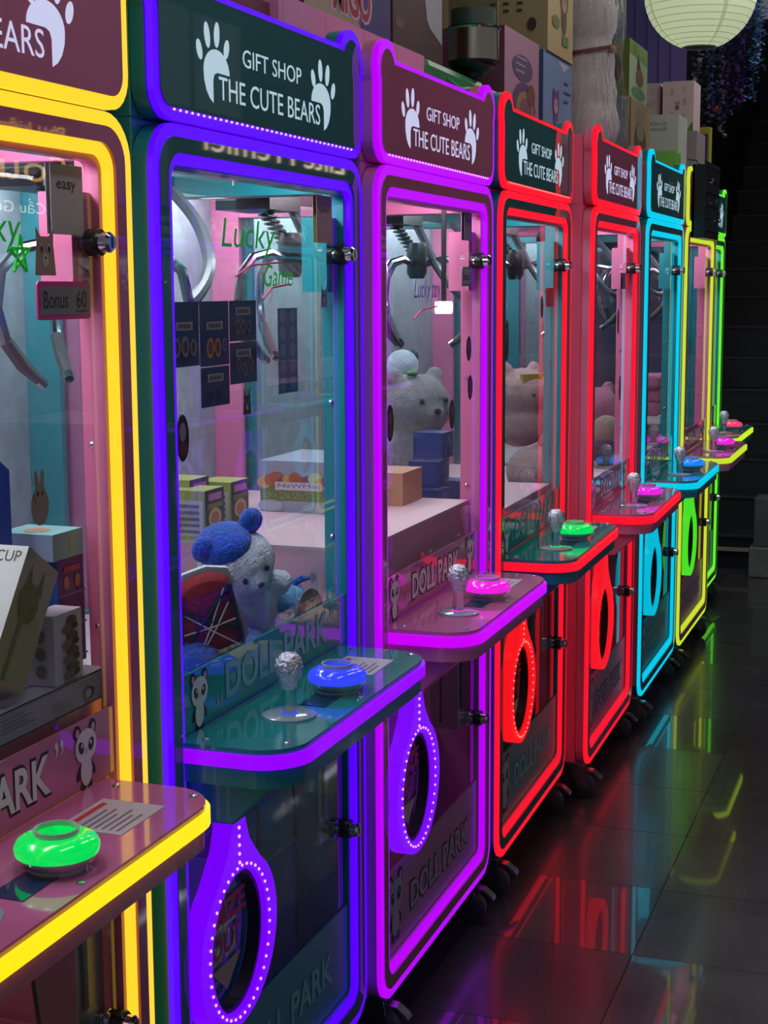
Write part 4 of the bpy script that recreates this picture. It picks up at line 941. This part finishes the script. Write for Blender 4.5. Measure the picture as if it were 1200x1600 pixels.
for q in range(4):
    a = PI / 5 + q * PI / 2; b = MB(); vs = []
    for k in range(33):
        e = -PI / 2 + .30 + (PI - .60) * k / 32; rr_ = (LR + .0016) * math.cos(e)
        for s_ in (-1, 1): vs.append((rr_ * math.cos(a + s_ * .05), rr_ * math.sin(a + s_ * .05), (LR + .0016) * math.sin(e)))
    b.add(vs, [(2 * k, 2 * k + 1, 2 * k + 3, 2 * k + 2) for k in range(32)], SEAM).build('paper_seam', t, smooth=True)
MB().lathe([(0, 0), (.057, 0), (.057, .004), (0, .004)], mat('lantern_base', (.10, .10, .09), .8), (0, 0, -LR * .950), 32).build('bottom_plate', t)
b = MB().tube([(.058 * math.cos(2 * PI * q / 32), .058 * math.sin(2 * PI * q / 32), -LR * .956) for q in range(32)], .003, mat('lantern_ring', (.5, .5, .45), .6), 6, closed=True); b.build('bottom_ring', t, smooth=True)
b = MB().tube([(0, 0, LR * .95), (0, 0, 3.5 - LZ)], .003, BLACK, 6); b.build('cord', t)
gc = [('white', (150, 148, 156)), ('white', (140, 138, 150)), ('blue', (86, 110, 176)), ('lilac', (150, 140, 176)), ('deep purple', (70, 50, 130)), ('violet', (96, 80, 150)), ('purple', (84, 56, 150)), ('turquoise', (70, 130, 176)), ('pale blue', (104, 140, 190))]
gl_bottom = [2.17, 2.22, 2.33, 2.26, 2.34, 2.38, 2.40, 2.42, 2.55]
for k, ((nm_, c), zb) in enumerate(zip(gc, gl_bottom)):
    x0 = -.222 + .037 * k; y0 = 7.85 + (.05 if k % 2 else -.05); b = MB(); M1_ = mat('petal_%d' % k, srgb(*c), .7, var=.35, vscale=40); M2_ = P(c[0] // 2, c[1] // 2, c[2] // 2)
    b.tube([(x0, y0, 3.5), (x0 + .004, y0, 2.9), (x0, y0, zb)], .0015, M2_, 5)
    z_ = zb
    while z_ < 3.0:
        for _ in range(4):
            a = random.uniform(0, 2 * PI); r_ = random.uniform(.004, .020); s_ = random.uniform(.013, .022); tilt = random.uniform(-.9, .9)
            T = Matrix.Translation((x0 + r_ * math.cos(a), y0 + r_ * math.sin(a), z_)) @ Matrix.Rotation(a, 4, 'Z') @ Matrix.Rotation(tilt, 4, 'Y')
            pts = [(-.2, 0, 0), (.5, .55, .12), (1.2, .35, .0), (1.2, -.35, .0), (.5, -.55, .12)]
            b.add([T @ (Vector(p_) * s_) for p_ in pts], [(0, 1, 2), (0, 2, 3), (0, 3, 4)], M1_ if random.random() < .75 else M2_)
        z_ += random.uniform(.010, .018)
    o = b.build('flower_garland'); tag(o, '%s flower garland, %s from the left hanging before the dark stairs' % (nm_, ['first', 'second', 'third', 'fourth', 'fifth', 'sixth', 'seventh', 'eighth', 'ninth'][k]), 'garland', 'flower garlands by the stairs')
b = MB(); M_ = P(120, 24, 50)
for k in range(12):
    a = 2 * PI * k / 12; b.ball((-.135 + .012 * math.cos(a), 7.80 + .012 * math.sin(a), 2.36 + .008 * (k % 3)), (.012, .012, .01), M_, 8)
tag(b.build('red_flower'), 'single dark red flower caught in the garlands', 'flower')

# ------------------------------------------------------------------ lit shop signs above the facing row, mirrored in the glass
def shop_sign(name, label, y0, z0, w, h, rows, back):
    t = empty(name, (2.68, y0, z0)); tag(t, label, 'sign')
    MB().box(.01, .04, -w, 0, 0, h, back).build('sign_board', t)
    for s_, off, zz, ww, hh, M in rows: MB().text(s_, (.008, -off, zz), (0, -1, 0), (0, 0, 1), ww, hh, M).build('sign_lettering', t)
    for k in (.1, .9): MB().box(.015, .03, -w * k - .01, -w * k + .01, h, 3.5 - z0, BLACK).build('hanging_bar', t)
YS = mat('sign_gold', (.5, .4, .2), .5, emit=srgb(255, 196, 90), es=4.0); WS = mat('sign_white', (.5, .5, .5), .5, emit=srgb(255, 226, 196), es=4.5)
BKS = mat('sign_board', (.02, .02, .024), .6)
shop_sign('shop_sign', 'lit gold and white shop sign across the aisle, nearer one', 6.27, 1.79, 1.75, .50, (('Phụ kiện thời trang', .10, .37, 1.15, .075, YS), ('Souvenir', .03, .19, 1.32, .125, YS), ('13 Cầu Gỗ Hoàn Kiếm', .08, .05, 1.15, .065, WS)), BKS)
shop_sign('shop_sign', 'lit shop sign with thin white letters across the aisle, farther one', 9.50, 2.035, 2.4, .40, (('Elite Premier', .05, .20, 2.1, .13, WS), ('Hotel & Rooftop Bar', .05, .04, 2.1, .12, WS)), BKS)
